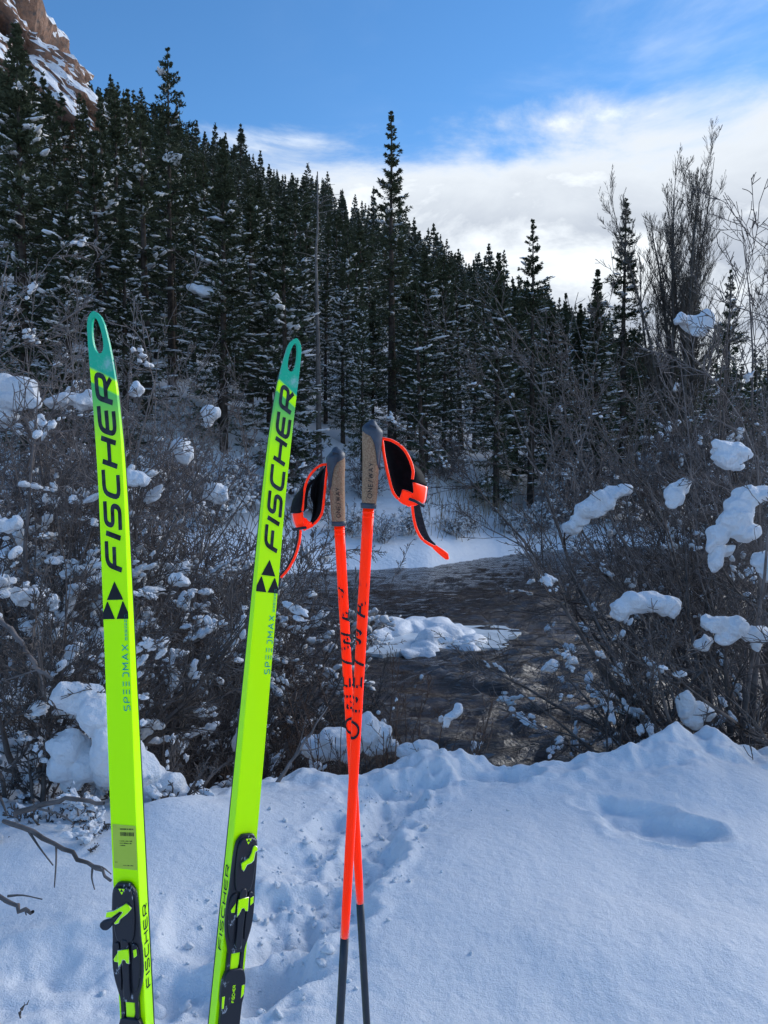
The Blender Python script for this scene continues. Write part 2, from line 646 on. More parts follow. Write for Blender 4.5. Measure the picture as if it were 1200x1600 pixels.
# ------------------------------------------------------------------ conifers
def conifer(seed, h, rad, nb, ntw, nbl, clear=.06, e0=-.28, e1=.75, power=.85, droop=-.04, snow=.3, sub=1, blade=.19,
            irr=.35, trunk_r=None, ssize=1.0, bw=.17):
    rng = np.random.default_rng(seed)
    trunk = Geo()
    n = 9
    tz = np.linspace(0, h, n)
    wob = np.cumsum(rng.normal(0, .012 * h / 15, (n, 2)), axis=0)
    tp = np.stack([wob[:, 0], wob[:, 1], tz], -1)
    tr = trunk_r or h * .0125
    trunk.tube(tp, tr * (1 - .96 * (tz / h)) + .008, 7)
    u = np.sort(rng.uniform(0, 1, nb) ** .78)
    u = np.round(u * nb / 5) / (nb / 5) * .35 + u * .65
    u = np.clip(u, 0, .992)
    z = h * (clear + (1 - clear) * u)
    L = rad * ((1 - u) ** power + .035) * rng.uniform(1 - irr, 1 + irr * .4, nb)
    L *= np.clip(.55 + 4 * u, 0, 1)
    azm = np.arange(nb) * 2.399 + rng.normal(0, .5, nb)
    el = e0 + (e1 - e0) * u ** 1.6 + rng.normal(0, .12, nb)
    st = np.stack([np.interp(z, tz, tp[:, 0]), np.interp(z, tz, tp[:, 1]), z], -1)
    dr = np.stack([np.cos(azm) * np.cos(el), np.sin(azm) * np.cos(el), np.sin(el)], -1)
    P = grow(rng, st, dr, L, 6, .07, 0)
    tt = np.linspace(0, 1, 6)
    P[:, :, 2] += (L[:, None] * (droop * 4 * tt * (1 - tt) - droop * tt ** 3 * 1.5))
    br = taper(np.clip(L * .014, .006, .06), np.full(nb, .004), 6)
    trunk.tube(P, br, 3)
    # side twigs lie roughly in the plane of the branch
    t = rng.uniform(.12, 1.0, (nb, ntw))
    ti = (t * 5).ravel()
    b = np.repeat(np.arange(nb), ntw)
    i = np.minimum(ti.astype(int), 4)
    fr = (ti - i)[:, None]
    pos = P[b, i] * (1 - fr) + P[b, i + 1] * fr
    tan = norm(P[b, i + 1] - P[b, i])
    side = norm(np.cross(tan, np.array([0, 0, 1.0])) + 1e-6) * rng.choice([-1, 1], len(b))[:, None]
    tw = norm(tan * rng.uniform(.35, 1.0, (len(b), 1)) + side * rng.uniform(.3, 1.0, (len(b), 1)) + rng.normal(0, .16, (len(b), 3)) + np.array([0, 0, -.10 if droop < 0 else .12]))
    tl = (L[b] * (.38 * (1 - t.ravel()) + .05) + .10 * h / 15) * rng.uniform(.6, 1.2, len(b))
    tl = np.minimum(tl, .26 * rad + .15) * np.clip(.30 + 2.2 * (1 - u[b]), 0, 1)
    # needle sprays: narrow two-sided blades fanned along each twig
    m = np.repeat(np.arange(len(b)), nbl)
    s = rng.uniform(0, 1, len(m))
    bp = pos[m] + tw[m] * (tl[m] * s)[:, None]
    bd = norm(tw[m] + rng.normal(0, .42, (len(m), 3)))
    bl = blade * rng.uniform(.6, 1.35, len(m)) * (h / 15) ** .3 * (1 - .25 * s) * np.clip(.45 + 2.2 * (1 - u[b[m]]), 0, 1)
    bn = norm(np.cross(bd, norm(rng.normal(0, .5, (len(m), 3)) + np.array([0, 0, 1.0]))))
    kl = 10 + nb // 3                    # the leader's own short needles
    lz = h * rng.uniform(.86, 1.0, kl)
    la = rng.uniform(0, 2 * PI, kl)
    bp = np.concatenate([bp, np.stack([np.interp(lz, tz, tp[:, 0]), np.interp(lz, tz, tp[:, 1]), lz], -1)])
    bd = np.concatenate([bd, norm(np.stack([np.cos(la), np.sin(la), rng.uniform(.9, 2.2, kl)], -1))])
    bl = np.concatenate([bl, blade * rng.uniform(.5, .9, kl)])
    bn = np.concatenate([bn, np.stack([-np.sin(la), np.cos(la), 0 * la], -1)])
    wv = bn * (bl * bw)[:, None]
    mid = bp + bd * (bl * .45)[:, None]
    BV = np.stack([bp, mid + wv, bp + bd * bl[:, None], mid - wv], 1).reshape(-1, 3)
    BF = np.arange(len(BV)).reshape(-1, 4)
    # settled snow on the upper sides
    kb = np.where((rng.uniform(0, 1, nb) < snow * 2.3) & (L > .22 * rad) & (u < .86))[0]
    SV, SF = np.zeros((0, 3)), np.zeros((0, 3), int)
    if len(kb):
        per = 7
        b2 = np.repeat(kb, per)
        keep = rng.uniform(0, 1, len(b2)) < .75
        b2 = b2[keep]
        t2 = rng.uniform(.40, 1.0, len(b2)) * 5
        i2 = np.minimum(t2.astype(int), 4)
        f2 = (t2 - i2)[:, None]
        C = P[b2, i2] * (1 - f2) + P[b2, i2 + 1] * f2 + np.array([0, 0, .075])
        C[:, :2] += rng.normal(0, .05 * rad, (len(b2), 2)) * .6
        T = norm((P[b2, i2 + 1] - P[b2, i2]) * np.array([1, 1, .35]))
        sz = rng.uniform(.045, .12, len(b2)) * ssize * rng.choice([.6, 1, 1, 1.7], len(b2), p=[.5, .3, .15, .05])
        S = np.stack([sz * rng.uniform(1.2, 3.0, len(b2)), sz * .9, sz * .5], -1)
        SV, SF = lumps(rng, C, T, S, sub, .36)
    return trunk, (BV, BF), (SV, SF)


def tree_parts(seed, nm='m', **kw):
    tr, fo, sn = conifer(seed, **kw)
    return (tr.build('trunk', True, [M['bark']]), mesh('foliage', *fo, smooth=False, mats=[M['needle']]),
            mesh('snow', *sn, mats=[M['snow_clump']]) if len(sn[0]) else None, kw['h'])


def tree_single(seed, name, **kw):
    tr, fo, sn = conifer(seed, **kw)
    g = Geo()
    V = np.concatenate(tr.V)
    g.V, g.F, g.M, g.n = [V], list(tr.F), [0] * len(tr.F), len(V)
    g.add(*fo, m=1)
    if len(sn[0]):
        g.add(*sn, m=2)
    return g.build(name, False, [M['bark'], M['needle_far'], M['snow_clump']])


def place_tree(parts, loc, h, wid=1.0, rot=0.0, label=None, group=None, name='conifer_tree', lean=(0, 0)):
    r = empty(name, loc, label, 'tree', group)
    s = h / parts[3]
    r.scale = (s * wid, s * wid, s)
    r.rotation_euler = (lean[0], lean[1], rot)
    for nm, me in zip(('trunk', 'crown', 'snow'), parts[:3]):
        if me is None:
            continue
        c = link(nm, me, None, r)
        if nm != 'trunk':
            c['kind'] = 'stuff'
    return r


NEAR = {
    'narrow': tree_parts(101, h=18, rad=2.15, nb=170, ntw=14, nbl=9, clear=.12, e0=-.30, e1=.6, power=.95, droop=-.10, snow=.16, sub=2, blade=.17, irr=.55, ssize=.75),
    'pine': tree_parts(102, h=18, rad=2.5, nb=125, ntw=15, nbl=11, clear=.24, e0=-.05, e1=.95, power=.62, droop=.05, snow=.10, sub=2, blade=.19, irr=.6, ssize=.75),
    'dense': tree_parts(103, h=15, rad=2.7, nb=230, ntw=17, nbl=9, clear=.04, e0=-.22, e1=.75, power=1.05, droop=-.06, snow=.36, sub=2, blade=.19, irr=.45, ssize=.95),
    'snowy': tree_parts(104, h=15, rad=2.3, nb=200, ntw=14, nbl=8, clear=.05, e0=-.38, e1=.6, power=1.0, droop=-.12, snow=.8, sub=1, blade=.18, irr=.45, ssize=1.15),
    'open': tree_parts(105, h=15, rad=2.5, nb=120, ntw=14, nbl=10, clear=.12, e0=-.12, e1=.85, power=.95, droop=-.02, snow=.20, sub=2, blade=.18, irr=.6, ssize=.85),
    'dense2': tree_parts(106, h=15, rad=2.2, nb=220, ntw=15, nbl=9, clear=.08, e0=-.3, e1=.7, power=1.0, droop=-.08, snow=.5, sub=1, blade=.18, irr=.5, ssize=.95),
}
MID = [tree_parts(200 + k, h=13, rad=(2.1, 1.7, 2.5, 1.45, 1.95, 2.2)[k], nb=(120, 110, 130, 90, 80, 130)[k], ntw=11, nbl=6, clear=(.05, .08, .03, .16, .06, .02)[k], e0=-.32, e1=.65, power=1.0, irr=.5,
                  droop=-.08, snow=(.6, .45, .8, .4, .55, .95)[k], sub=1, blade=.25, ssize=1.0, bw=.2) for k in range(6)]
FAR = [tree_single(300 + k, 'conifer_tree', h=13, rad=(2.0, 1.6, 2.3, 1.35, 1.8)[k], nb=70, ntw=8, nbl=3, clear=.07, e0=-.3, e1=.6, power=1.0, droop=-.08,
                   snow=(.5, .4, .65, .4, .55)[k], sub=1, blade=.46, ssize=1.25, bw=.26) for k in range(5)]
DEAD = None

# the trees that stand out one by one: x, top y, distance, kind, width, rotation, label
BIG = [
    (28, 22, 26, 'dense', 1.2, .3, 'tall dark conifer at the left edge of the photo, before the rock cliff'),
    (100, 250, 25, 'dense2', 1.35, 1.0, 'mid-height dark conifer between the leftmost conifer and the tall pine with snow lumps'),
    (190, 300, 27, 'dense', 1.2, 2.0, 'dark conifer with a broad crown beside the foot of the tall pine on the left'),
    (262, 62, 32, 'pine', 1.0, .6, 'tallest pine on the left slope, topping the skyline with a snow lump on its trunk'),
    (345, 205, 29, 'dense', 1.15, 2.4, 'broad dark conifer standing right behind the tall left pine'),
    (240, 330, 37, 'dense', 1.2, .7, 'dark conifer filling the gap behind the trunk of the tall left pine'),
    (300, 300, 38, 'dense2', 1.3, 1.7, 'dark conifer right behind the tall left pine, on its right side'),
    (60, 330, 30, 'dense2', 1.3, 2.6, 'shadowed conifer right of the foot of the leftmost conifer'),
    (392, 300, 40, 'dense', 1.0, 3.1, 'dark conifer peeping over the shoulder of the broad one behind the skis'),
    (420, 330, 31, 'dense2', 1.3, 3.3, 'dark conifer above the tip of the right ski, beside the grey dead trunk'),
    (470, 345, 34, 'snowy', .95, 4.1, 'snow-laden conifer just behind the grey dead trunk'),
    (535, 395, 33, 'snowy', 1.0, 5.0, 'snow-laden conifer between the grey dead trunk and the tall narrow spruce'),
    (565, 430, 30, 'dense2', .8, .2, 'smaller dark conifer behind the cork grips of the poles'),
    (612, 160, 35, 'narrow', 1.15, 1.4, 'tall narrow spruce in the middle, rising alone high above the skyline'),
    (665, 385, 33, 'dense2', 1.3, 2.7, 'dark bushy conifer close to the right of the tall narrow spruce'),
    (705, 440, 37, 'dense', .7, 1.9, 'shadowed conifer behind the clearing, between spruce and riverside pines'),
    (778, 385, 33, 'dense', 1.05, 3.0, 'dark conifer with a bare lower trunk at the edge of the far river bank'),
    (832, 332, 35, 'open', 1.05, 5.2, 'open-branched pine rising over the far bank right of the riverside conifer'),
    (885, 450, 37, 'dense2', .8, 4.4, 'dark conifer in the notch of the skyline right of the open-branched pine'),
    (936, 412, 37, 'dense2', 1.3, 3.9, 'bushy conifer on the left flank of the bare cottonwood'),
    (978, 298, 40, 'narrow', 1.2, 2.2, 'narrow spruce standing against the left stem of the bare cottonwood'),
    (1082, 372, 42, 'open', .8, 3.5, 'ragged conifer half hidden behind the right stem of the bare cottonwood'),
    (1142, 412, 37, 'open', .95, 1.2, 'short open pine right of the bare cottonwood, with pale sky behind'),
    (508, 425, 37, 'snowy', 1.25, 1.1, 'snow-dusted conifer right behind the cork grip of the left pole'),
    (582, 465, 38, 'dense', 1.2, 2.1, 'bushy conifer at the left foot of the tall narrow spruce'),
    (640, 455, 37, 'dense', 1.3, 3.1, 'broad shadowed conifer at the right foot of the tall narrow spruce'),
    (742, 470, 44, 'snowy', 1.2, 0.4, 'snow-flecked conifer behind the clearing, left of the riverside conifer'),
    (806, 440, 38, 'dense', 1.2, 5.1, 'bushy conifer filling the gap between the two riverside pines'),
    (858, 462, 37, 'dense2', 1.4, 0.9, 'full dark conifer right of the open-branched pine'),
    (906, 468, 40, 'dense', 1.3, 1.6, 'full dark conifer at the lowest notch of the skyline'),
    (1222, 450, 38, 'dense', .9, .4, 'conifer cut off by the right edge of the photo, behind the alder branches'),
]
for i, (px, ty, Y_, kind, wid, rot, lab) in enumerate(BIG):
    p = at(px, ty, Y_)
    bz = float(terrain(p[0], Y_)) - .1
    nm = 'pine_tree' if kind in ('pine', 'open') else 'spruce_tree' if kind == 'narrow' else 'conifer_tree'
    lean = (0, -.05) if px == 262 else (0, 0)
    place_tree(NEAR[kind], (p[0], Y_, bz), (p[2] - bz) * .975, wid, rot, lab, 'tall conifers along the far river bank', nm)

# everything else on the hillside
SKX = [0, 100, 200, 300, 400, 500, 600, 700, 760, 820, 900, 960, 1000, 1200]
SKY_ = [-10, 85, 105, 185, 240, 280, 335, 375, 410, 440, 470, 500, 520, 520]
rng = np.random.default_rng(12)
cand = 30000
ta = np.radians(rng.uniform(-31, 31, cand))
tr_ = np.sqrt(rng.uniform(27 ** 2, 430 ** 2, cand))
tr_[:5000] = np.sqrt(rng.uniform(27 ** 2, 120 ** 2, 5000))
x, y = tr_ * np.sin(ta), tr_ * np.cos(ta)
grid, keep = {}, []
bigxy = [(at(b_[0], b_[1], b_[2])[0], b_[2]) for b_ in BIG]
for i in range(cand):
    d = hill_d(x[i], y[i])
    if d < 9 or y[i] < river_far(x[i]) + 5:
        continue
    px = 600 + x[i] / y[i] * FPX
    sp = 2.6 if tr_[i] < 110 else 3.5
    if 690 < px < 765 and tr_[i] < 75 and rng.uniform() < .8:
        continue
    if 20 < px < 165 and 66 < tr_[i] < 86:
        continue
    if vnoise(x[i] * .045, y[i] * .045, 17) > .60 and rng.uniform() < .7:
        continue
    c = (int(x[i] // sp), int(y[i] // sp))
    if any((x[i] - q[0]) ** 2 + (y[i] - q[1]) ** 2 < sp * sp for a_ in (-1, 0, 1) for b_ in (-1, 0, 1) for q in grid.get((c[0] + a_, c[1] + b_), [])):
        continue
    if any((x[i] - q[0]) ** 2 + (y[i] - q[1]) ** 2 < 4 for q in bigxy):
        continue
    grid.setdefault(c, []).append((x[i], y[i]))
    keep.append(i)
keep = np.array(keep)
x, y, tr_ = x[keep], y[keep], tr_[keep]
z = terrain(x, y) - .15
h = rng.uniform(8, 17, len(x)) * np.where(rng.uniform(0, 1, len(x)) < .12, 1.25, 1)
px = 600 + x / y * FPX
lim_py = np.interp(px, SKX, SKY_) + 26 + rng.uniform(0, 50, len(x))
top = CAM_Z + y * np.tan(np.arctan((800 - lim_py) / FPX) + PITCH)
near = tr_ < 170
h = np.where(near, np.minimum(h, top - z), h)
ok = h > 3.5
x, y, z, h, tr_, px = x[ok], y[ok], z[ok], h[ok], tr_[ok], px[ok]
order = np.argsort(-(h / y) * ((px > -20) & (px < 1220)))
N_IND = 298 - len(BIG)
HG = 'dark conifers massed on the snowy hillside'
for j, i in enumerate(order[:N_IND]):
    wid = rng.uniform(.95, 1.5)
    loc = (float(x[i]), float(y[i]), float(z[i]))
    lab = 'one of the many dark snow-dusted conifers massed on the steep hillside'
    place_tree(MID[int(rng.integers(6))], loc, float(h[i]), wid, rng.uniform(0, 6.28), lab, HG, lean=tuple(rng.normal(0, .022, 2)))
rest = order[N_IND:]

# the far wood, past counting: one object that instances tree meshes on points
pc = bpy.data.collections.new('far_wood_kinds')
for k, me in enumerate(FAR):
    pc.objects.link(bpy.data.objects.new('conifer_kind', me))
V = np.stack([x[rest], y[rest], z[rest]], -1)
me = bpy.data.meshes.new('hillside_forest')
me.from_pydata(V.tolist(), [], [])
for nm, dat in (('size', h[rest] / 13), ('wide', rng.uniform(.95, 1.5, len(rest))), ('turn', rng.uniform(0, 6.28, len(rest)))):
    at_ = me.attributes.new(nm, 'FLOAT', 'POINT')
    at_.data.foreach_set('value', dat.astype(np.float32))
at_ = me.attributes.new('sort', 'INT', 'POINT')
at_.data.foreach_set('value', rng.integers(0, len(FAR), len(rest)).astype(np.int32))
fo = link('hillside_forest', me)
tag(fo, 'dark snow-dusted conifer forest covering the upper hillside and skyline ridge', 'forest', None, 'stuff')
ng = bpy.data.node_groups.new('scatter', 'GeometryNodeTree')
ng.interface.new_socket('Geometry', in_out='INPUT', socket_type='NodeSocketGeometry')
ng.interface.new_socket('Geometry', in_out='OUTPUT', socket_type='NodeSocketGeometry')
gi, go = ng.nodes.new('NodeGroupInput'), ng.nodes.new('NodeGroupOutput')
ci = ng.nodes.new('GeometryNodeCollectionInfo')
ci.inputs['Collection'].default_value = pc
ci.inputs['Separate Children'].default_value = True
ci.inputs['Reset Children'].default_value = True
iop = ng.nodes.new('GeometryNodeInstanceOnPoints')
iop.inputs['Pick Instance'].default_value = True


def gattr(nm, ty):
    a_ = ng.nodes.new('GeometryNodeInputNamedAttribute')
    a_.data_type = ty
    a_.inputs['Name'].default_value = nm
    return a_.outputs['Attribute']


cr = ng.nodes.new('ShaderNodeCombineXYZ')
ng.links.new(gattr('turn', 'FLOAT'), cr.inputs[2])
cs = ng.nodes.new('ShaderNodeCombineXYZ')
mu = ng.nodes.new('ShaderNodeMath')
mu.operation = 'MULTIPLY'
sz_ = gattr('size', 'FLOAT')
ng.links.new(sz_, mu.inputs[0])
ng.links.new(gattr('wide', 'FLOAT'), mu.inputs[1])
ng.links.new(mu.outputs[0], cs.inputs[0])
ng.links.new(mu.outputs[0], cs.inputs[1])
ng.links.new(sz_, cs.inputs[2])
ng.links.new(gi.outputs[0], iop.inputs['Points'])
ng.links.new(ci.outputs[0], iop.inputs['Instance'])
ng.links.new(gattr('sort', 'INT'), iop.inputs['Instance Index'])
ng.links.new(cr.outputs[0], iop.inputs['Rotation'])
ng.links.new(cs.outputs[0], iop.inputs['Scale'])
ng.links.new(iop.outputs[0], go.inputs[0])
fo.modifiers.new('scatter', 'NODES').node_group = ng

# ------------------------------------------------------------------ the dead trunk and the bare cottonwoods
def stem_tree(name, label, px, Y_, top_py, mat, nst, spread, seed, per=(9, 8, 5), rad=.16, up=.10, wid=1.0, group=None, tops=None):
    rng = np.random.default_rng(seed)
    b = at(px, 800, Y_)
    nst = len(tops) if tops else nst
    bz = float(terrain(b[0], Y_)) - .1
    H = at(px, top_py, Y_)[2] - bz
    r = empty(name, (b[0], Y_, bz), label, 'tree', group)
    g = Geo()
    a = rng.uniform(0, 2 * PI, nst) + np.linspace(0, 2 * PI, nst)
    dr = np.stack([np.cos(a) * spread, np.sin(a) * spread * .7, np.ones(nst)], -1)
    ln = H * rng.uniform(.86, 1.0, nst)
    if tops:
        tt_ = np.array(tops, float)
        dr = np.stack([(tt_[:, 0] - px) / FPX * Y_ / H * 1.12, rng.uniform(-.12, .12, nst), np.ones(nst)], -1)
        ln = (at(px, 0, Y_)[2] - bz) * (800 - tt_[:, 1]) / 800 * rng.uniform(.84, .93, nst)
    P = grow(rng, np.stack([np.cos(a) * .25, np.sin(a) * .2, np.zeros(nst)], -1), dr, ln, 12, .05, .045)
    Rr = taper(np.full(nst, rad) * rng.uniform(.7, 1.1, nst), np.full(nst, .010), 12)
    g.tube(P, Rr, 6)
    link('trunk', g.build('trunk', mats=[mat]), None, r)
    g = Geo()
    pp, rr_, ll = P, Rr, ln
    for lv, (k, lf, nn_, a0, a1) in enumerate(((per[0], .29, 8, .4, .95), (per[1], .40, 6, .3, .7), (per[2], .5, 4, .3, .7))):
        st, d, r0, bi, t = spawn(rng, pp, rr_, k, .22 if lv == 0 else .15, .97, a0, a1)
        d[:, 2] += .25
        ln_ = ll[bi] * lf * (1.15 - .75 * t) * rng.uniform(.6, 1.2, len(bi))
        pp = grow(rng, st, d, ln_, nn_, .10, up)
        rr_ = taper(np.maximum(r0 * .42, .0075), np.full(len(bi), .0048), nn_)
        g.tube(pp, rr_, 4 if lv == 0 else 3)
        ll = ln_
    link('crown', g.build('crown', mats=[mat]), None, r)
    return r


stem_tree('cottonwood_tree', 'tall bare cottonwood with several upright stems against the bright cloud', 1064, 40, 172, M['cotton'], 7, .15, 7, (24, 13, 6), .17, tops=[(985, 250), (1008, 190), (1030, 205), (1056, 250), (1078, 215), (1100, 172), (1116, 190), (1134, 185), (1146, 255), (1012, 330)])
stem_tree('cottonwood_tree', 'bare deciduous tree with only its twigs reaching in at the right edge of the photo', 1222, 36, 352, M['cotton'], 3, .13, 8, (9, 6, 4), .12)

rng = np.random.default_rng(3)
p = at(497, 268, 30.5)
bz = float(terrain(p[0], 30.5)) - .1
sn = empty('dead_tree', (p[0], 30.5, bz), 'bare grey dead trunk standing among snow-laden conifers, just right of the right ski tip', 'tree')
H = p[2] - bz
g = Geo()
zz = np.linspace(0, H, 12)
tp = np.stack([np.cumsum(rng.normal(0, .02, 12)), np.cumsum(rng.normal(0, .02, 12)), zz], -1)
g.tube(tp, np.interp(zz, [0, H], [.125, .02]), 8)
link('trunk', g.build('trunk', mats=[M['snag']]), None, sn)
g = Geo()
st, d, r0, bi, t_ = spawn(rng, tp[None], np.interp(zz, [0, H], [.125, .02])[None], 46, .25, .99, 1.1, 1.6)
g.tube(grow(rng, st, d, rng.uniform(.2, 1.3, 46), 5, .12, -.08), taper(np.full(46, .018), np.full(46, .006), 5), 3)
link('branches', g.build('branches', mats=[M['snag']]), None, sn)['kind'] = 'stuff'


# ------------------------------------------------------------------ shrubs
def shrub_meshes(seed, H, nst, spread, lean=(0, 0), per=(7, 6, 3), mat='twig', rad=.022, snow=60, ssz=.05, wander=.09, twig=.0028, ssub=2, lf=(.48, .42, .45), base=.25, up=.02, k0=6):
    rng = np.random.default_rng(seed)
    a = rng.uniform(0, 2 * PI, nst)
    q = np.sqrt(rng.uniform(0, 1, nst))
    dr = np.stack([np.cos(a) * q * spread + lean[0], np.sin(a) * q * spread + lean[1], np.ones(nst)], -1)
    st = np.stack([np.cos(a) * q * base, np.sin(a) * q * base, np.full(nst, -.15)], -1)
    ln = H * rng.uniform(.55, 1.1, nst)
    P = grow(rng, st, dr, ln, 10, wander * .7, up)
    Rr = taper(rad * rng.uniform(.45, 1.15, nst), np.full(nst, twig), 10)
    g = Geo()
    g.tube(P, Rr, k0)
    stems = g.build('stems', mats=[M[mat]])
    g = Geo()
    pp, rr_, ll = P, Rr, ln
    pts, tans = [], []
    for lv in range(len(per)):
        s_, d, r0, bi, t = spawn(rng, pp, rr_, per[lv], .14, .97, .4, 1.05)
        ln_ = ll[bi] * lf[lv] * (1.1 - .6 * t) * rng.uniform(.45, 1.25, len(bi))
        nn_ = (7, 5, 4)[lv]
        pp = grow(rng, s_, d, ln_, nn_, wander * 1.5, up * 1.5)
        rr_ = taper(np.maximum(r0 * .62, twig * 1.15), np.full(len(bi), twig), nn_)
        g.tube(pp, rr_, 4 if lv == 0 else 3)
        ll = ln_
        if lv < 2:
            pts.append(pp[:, 2:-1].reshape(-1, 3))
            tans.append(norm(pp[:, 3:] - pp[:, 2:-1]).reshape(-1, 3))
    branches = g.build('branches', mats=[M[mat]])
    pts, tans = np.concatenate(pts), np.concatenate(tans)
    smesh = None
    if snow:
        # snow collects in patches on flatter wood
        w = (1.15 - np.abs(tans[:, 2])) * np.clip(1.0 - pts[:, 2] / H, 0, 1) * np.exp(1.8 * vnoise(pts[:, 0] * 2.1 + seed, pts[:, 2] * 2.1 + pts[:, 1], 71)) * (pts[:, 2] > .02)
        ids = rng.choice(len(pts), min(snow, len(pts)), p=w / w.sum(), replace=False)
        C, T = [], []
        for i in ids:
            for k in range(int(rng.integers(2, 9))):
                C.append(pts[i] + tans[i] * rng.normal(0, ssz * 1.3) + rng.normal(0, ssz * .45, 3))
                T.append(tans[i])
        C, T = np.array(C), np.array(T)
        sz = ssz * .55 * rng.uniform(.3, 1.2, len(C)) * np.where(rng.uniform(0, 1, len(C)) < .06, 1.5, 1)
        V, F = lumps(rng, C + np.array([0, 0, ssz * .2]), T, np.stack([sz * rng.uniform(.95, 1.8, len(C)), sz * .92, sz * .8], -1), ssub, .36, .7)
        smesh = mesh('snow', V, F, mats=[M['snow_clump']])
    return stems, branches, smesh


def place_shrub(ms, loc, label, group=None, rot=0, sc=1.0, name='willow_shrub', cat='shrub'):
    r = empty(name, loc, label, cat, group)
    r.rotation_euler[2] = rot
    r.scale = (sc, sc, sc)
    for nm, me in zip(('stems', 'branches', 'snow'), ms):
        if me is None:
            continue
        c = link(nm, me, None, r)
        if nm != 'stems':
            c['kind'] = 'stuff'
    return r


GL, GR, GF = 'bare willow shrubs on the left bank', 'bare alders leaning over the river on the right', 'frosted bushes along the far bank'
LEFT = [  # x pixel, distance, height, stems, spread, lean, snow lumps, size, label
    (35, 4.3, 1.25, 13, .9, (.1, 0), 70, .05, 'low tangled shrub at the left edge, just behind the fallen branches'),
    (128, 4.7, 1.5, 15, .8, (.2, .1), 60, .05, 'tangled grey shrub behind the big snow lump beside the left ski'),
    (215, 5.3, 1.6, 15, .9, (.4, .1), 40, .045, 'grey shrub right behind the middle of the left ski'),
    (300, 5.6, 1.5, 16, 1.0, (.5, .1), 22, .04, 'dark twiggy shrub filling the gap between the two skis, low over the water'),
    (365, 6.4, 1.7, 15, .9, (.35, .0), 30, .05, 'shrub with wide arching twigs right behind the logo of the right ski'),
    (150, 3.78, .42, 12, 1.5, (.1, -.3), 30, .035, 'lowest drooping twigs under the big snow lump beside the left ski'),
    (268, 3.95, .30, 10, 1.6, (.3, -.2), 14, .03, 'small knot of brown twigs on the snow right of the left ski'),
    (40, 3.75, .50, 11, 1.4, (0, -.3), 26, .035, 'low drooping twigs at the left edge, right above the fallen branches'),
    (10, 5.8, 2.3, 14, .6, (.2, 0), 85, .075, 'tall shrub at the left edge, heavy with snow at mid height'),
    (100, 6.6, 3.1, 14, .5, (.12, 0), 85, .052, 'tall grey shrub whose bare tops rise behind the left ski tip'),
    (190, 7.4, 3.3, 13, .5, (.1, 0), 70, .05, 'tall slender willow between the ski tips, leaning a little to the right'),
    (285, 7.8, 2.5, 14, .7, (.15, 0), 110, .075, 'snow-laden shrub between the skis, below the broad dark conifer'),
    (375, 8.4, 2.3, 14, .75, (.15, 0), 100, .07, 'rounded snowy shrub just left of the upper right ski'),
    (455, 9.4, 2.0, 13, .8, (.2, 0), 80, .07, 'snowy shrub right of the right ski, behind the hanging left strap'),
    (-60, 7.0, 4.0, 11, .45, (.25, 0), 40, .045, 'tall pale-stemmed shrub reaching in at the left edge, below the leftmost conifer'),
    (120, 9.5, 4.7, 12, .42, (.1, 0), 60, .05, 'tallest bare willow on the left, its thin tops before the dark forest'),
    (250, 10.5, 4.3, 12, .5, (.1, 0), 80, .052, 'bare willow behind the left ski, in front of the trunk of the tall left pine'),
]
for i, (px, Y_, H, ns, sp, ln, sn_, ss, lab) in enumerate(LEFT):
    p = at(px, 800, Y_)
    near_ = Y_ < 6.5
    ms = shrub_meshes(500 + i, H, ns, sp, ln, (9, 8, 5), 'twig_dark' if near_ else 'twig', .020 if H < 2 else .026, int(sn_ * 1.35), ss * .8, .10, .0022 if near_ else .0032, 3 if near_ else 2)
    z = max(gz(p[0], Y_), WATER_Z + .15)
    place_shrub(ms, (p[0], Y_, z), lab, GL)

RIGHT = [
    (1188, 5.5, 2.9, 9, .50, (-.42, 0), 34, .05, .052, 'thick-stemmed alder at the right edge, its trunks leaning left over the bank'),
    (1130, 6.1, 3.4, 10, .6, (-.32, .1), 30, .05, .034, 'alder with long bare stems fanning up in front of the cottonwood'),
    (1235, 5.2, 2.2, 9, .8, (-.6, 0), 44, .055, .046, 'alder outside the right edge whose branches reach in with heavy snow'),
    (1105, 5.4, 1.15, 10, 1.0, (-.45, 0), 46, .04, .018, 'low tangled alder brush at the bank edge on the right, above the footprints'),
    (1160, 5.0, .85, 13, 1.1, (-.2, 0), 50, .04, .014, 'lowest brush in the right corner of the bank, dusted with small snow lumps'),
    (1205, 7.6, 4.3, 10, .5, (-.22, 0), 44, .045, .034, 'tall alder behind the heavy snow lumps at the right edge'),
    (1085, 8.2, 4.5, 11, .5, (-.22, 0), 44, .045, .028, 'tall pale-twigged alder in front of the short open pine'),
    (1035, 8.6, 3.6, 8, .6, (-.15, 0), 40, .042, .024, 'leftmost tall alder, its twig tips before the dark riverside conifers'),
    (1190, 9.2, 5.2, 10, .42, (-.15, 0), 40, .045, .03, 'highest alder on the right, its twig tops against the pale sky'),
]
for i, (px, Y_, H, ns, sp, ln, sn_, ss, rd, lab) in enumerate(RIGHT):
    p = at(px, 800, Y_)
    ms = shrub_meshes(600 + i, H, ns, sp, ln, (9, 8, 5), 'twig_dark' if i % 2 == 0 else 'twig', rd, int(sn_ * 1.2), ss * .8, .09, .0023 if Y_ < 7 else .0032, 3 if Y_ < 6.5 else 2, base=.35)
    place_shrub(ms, (p[0], Y_, max(gz(p[0], Y_), WATER_Z + .2)), lab, GR, name='alder_shrub')

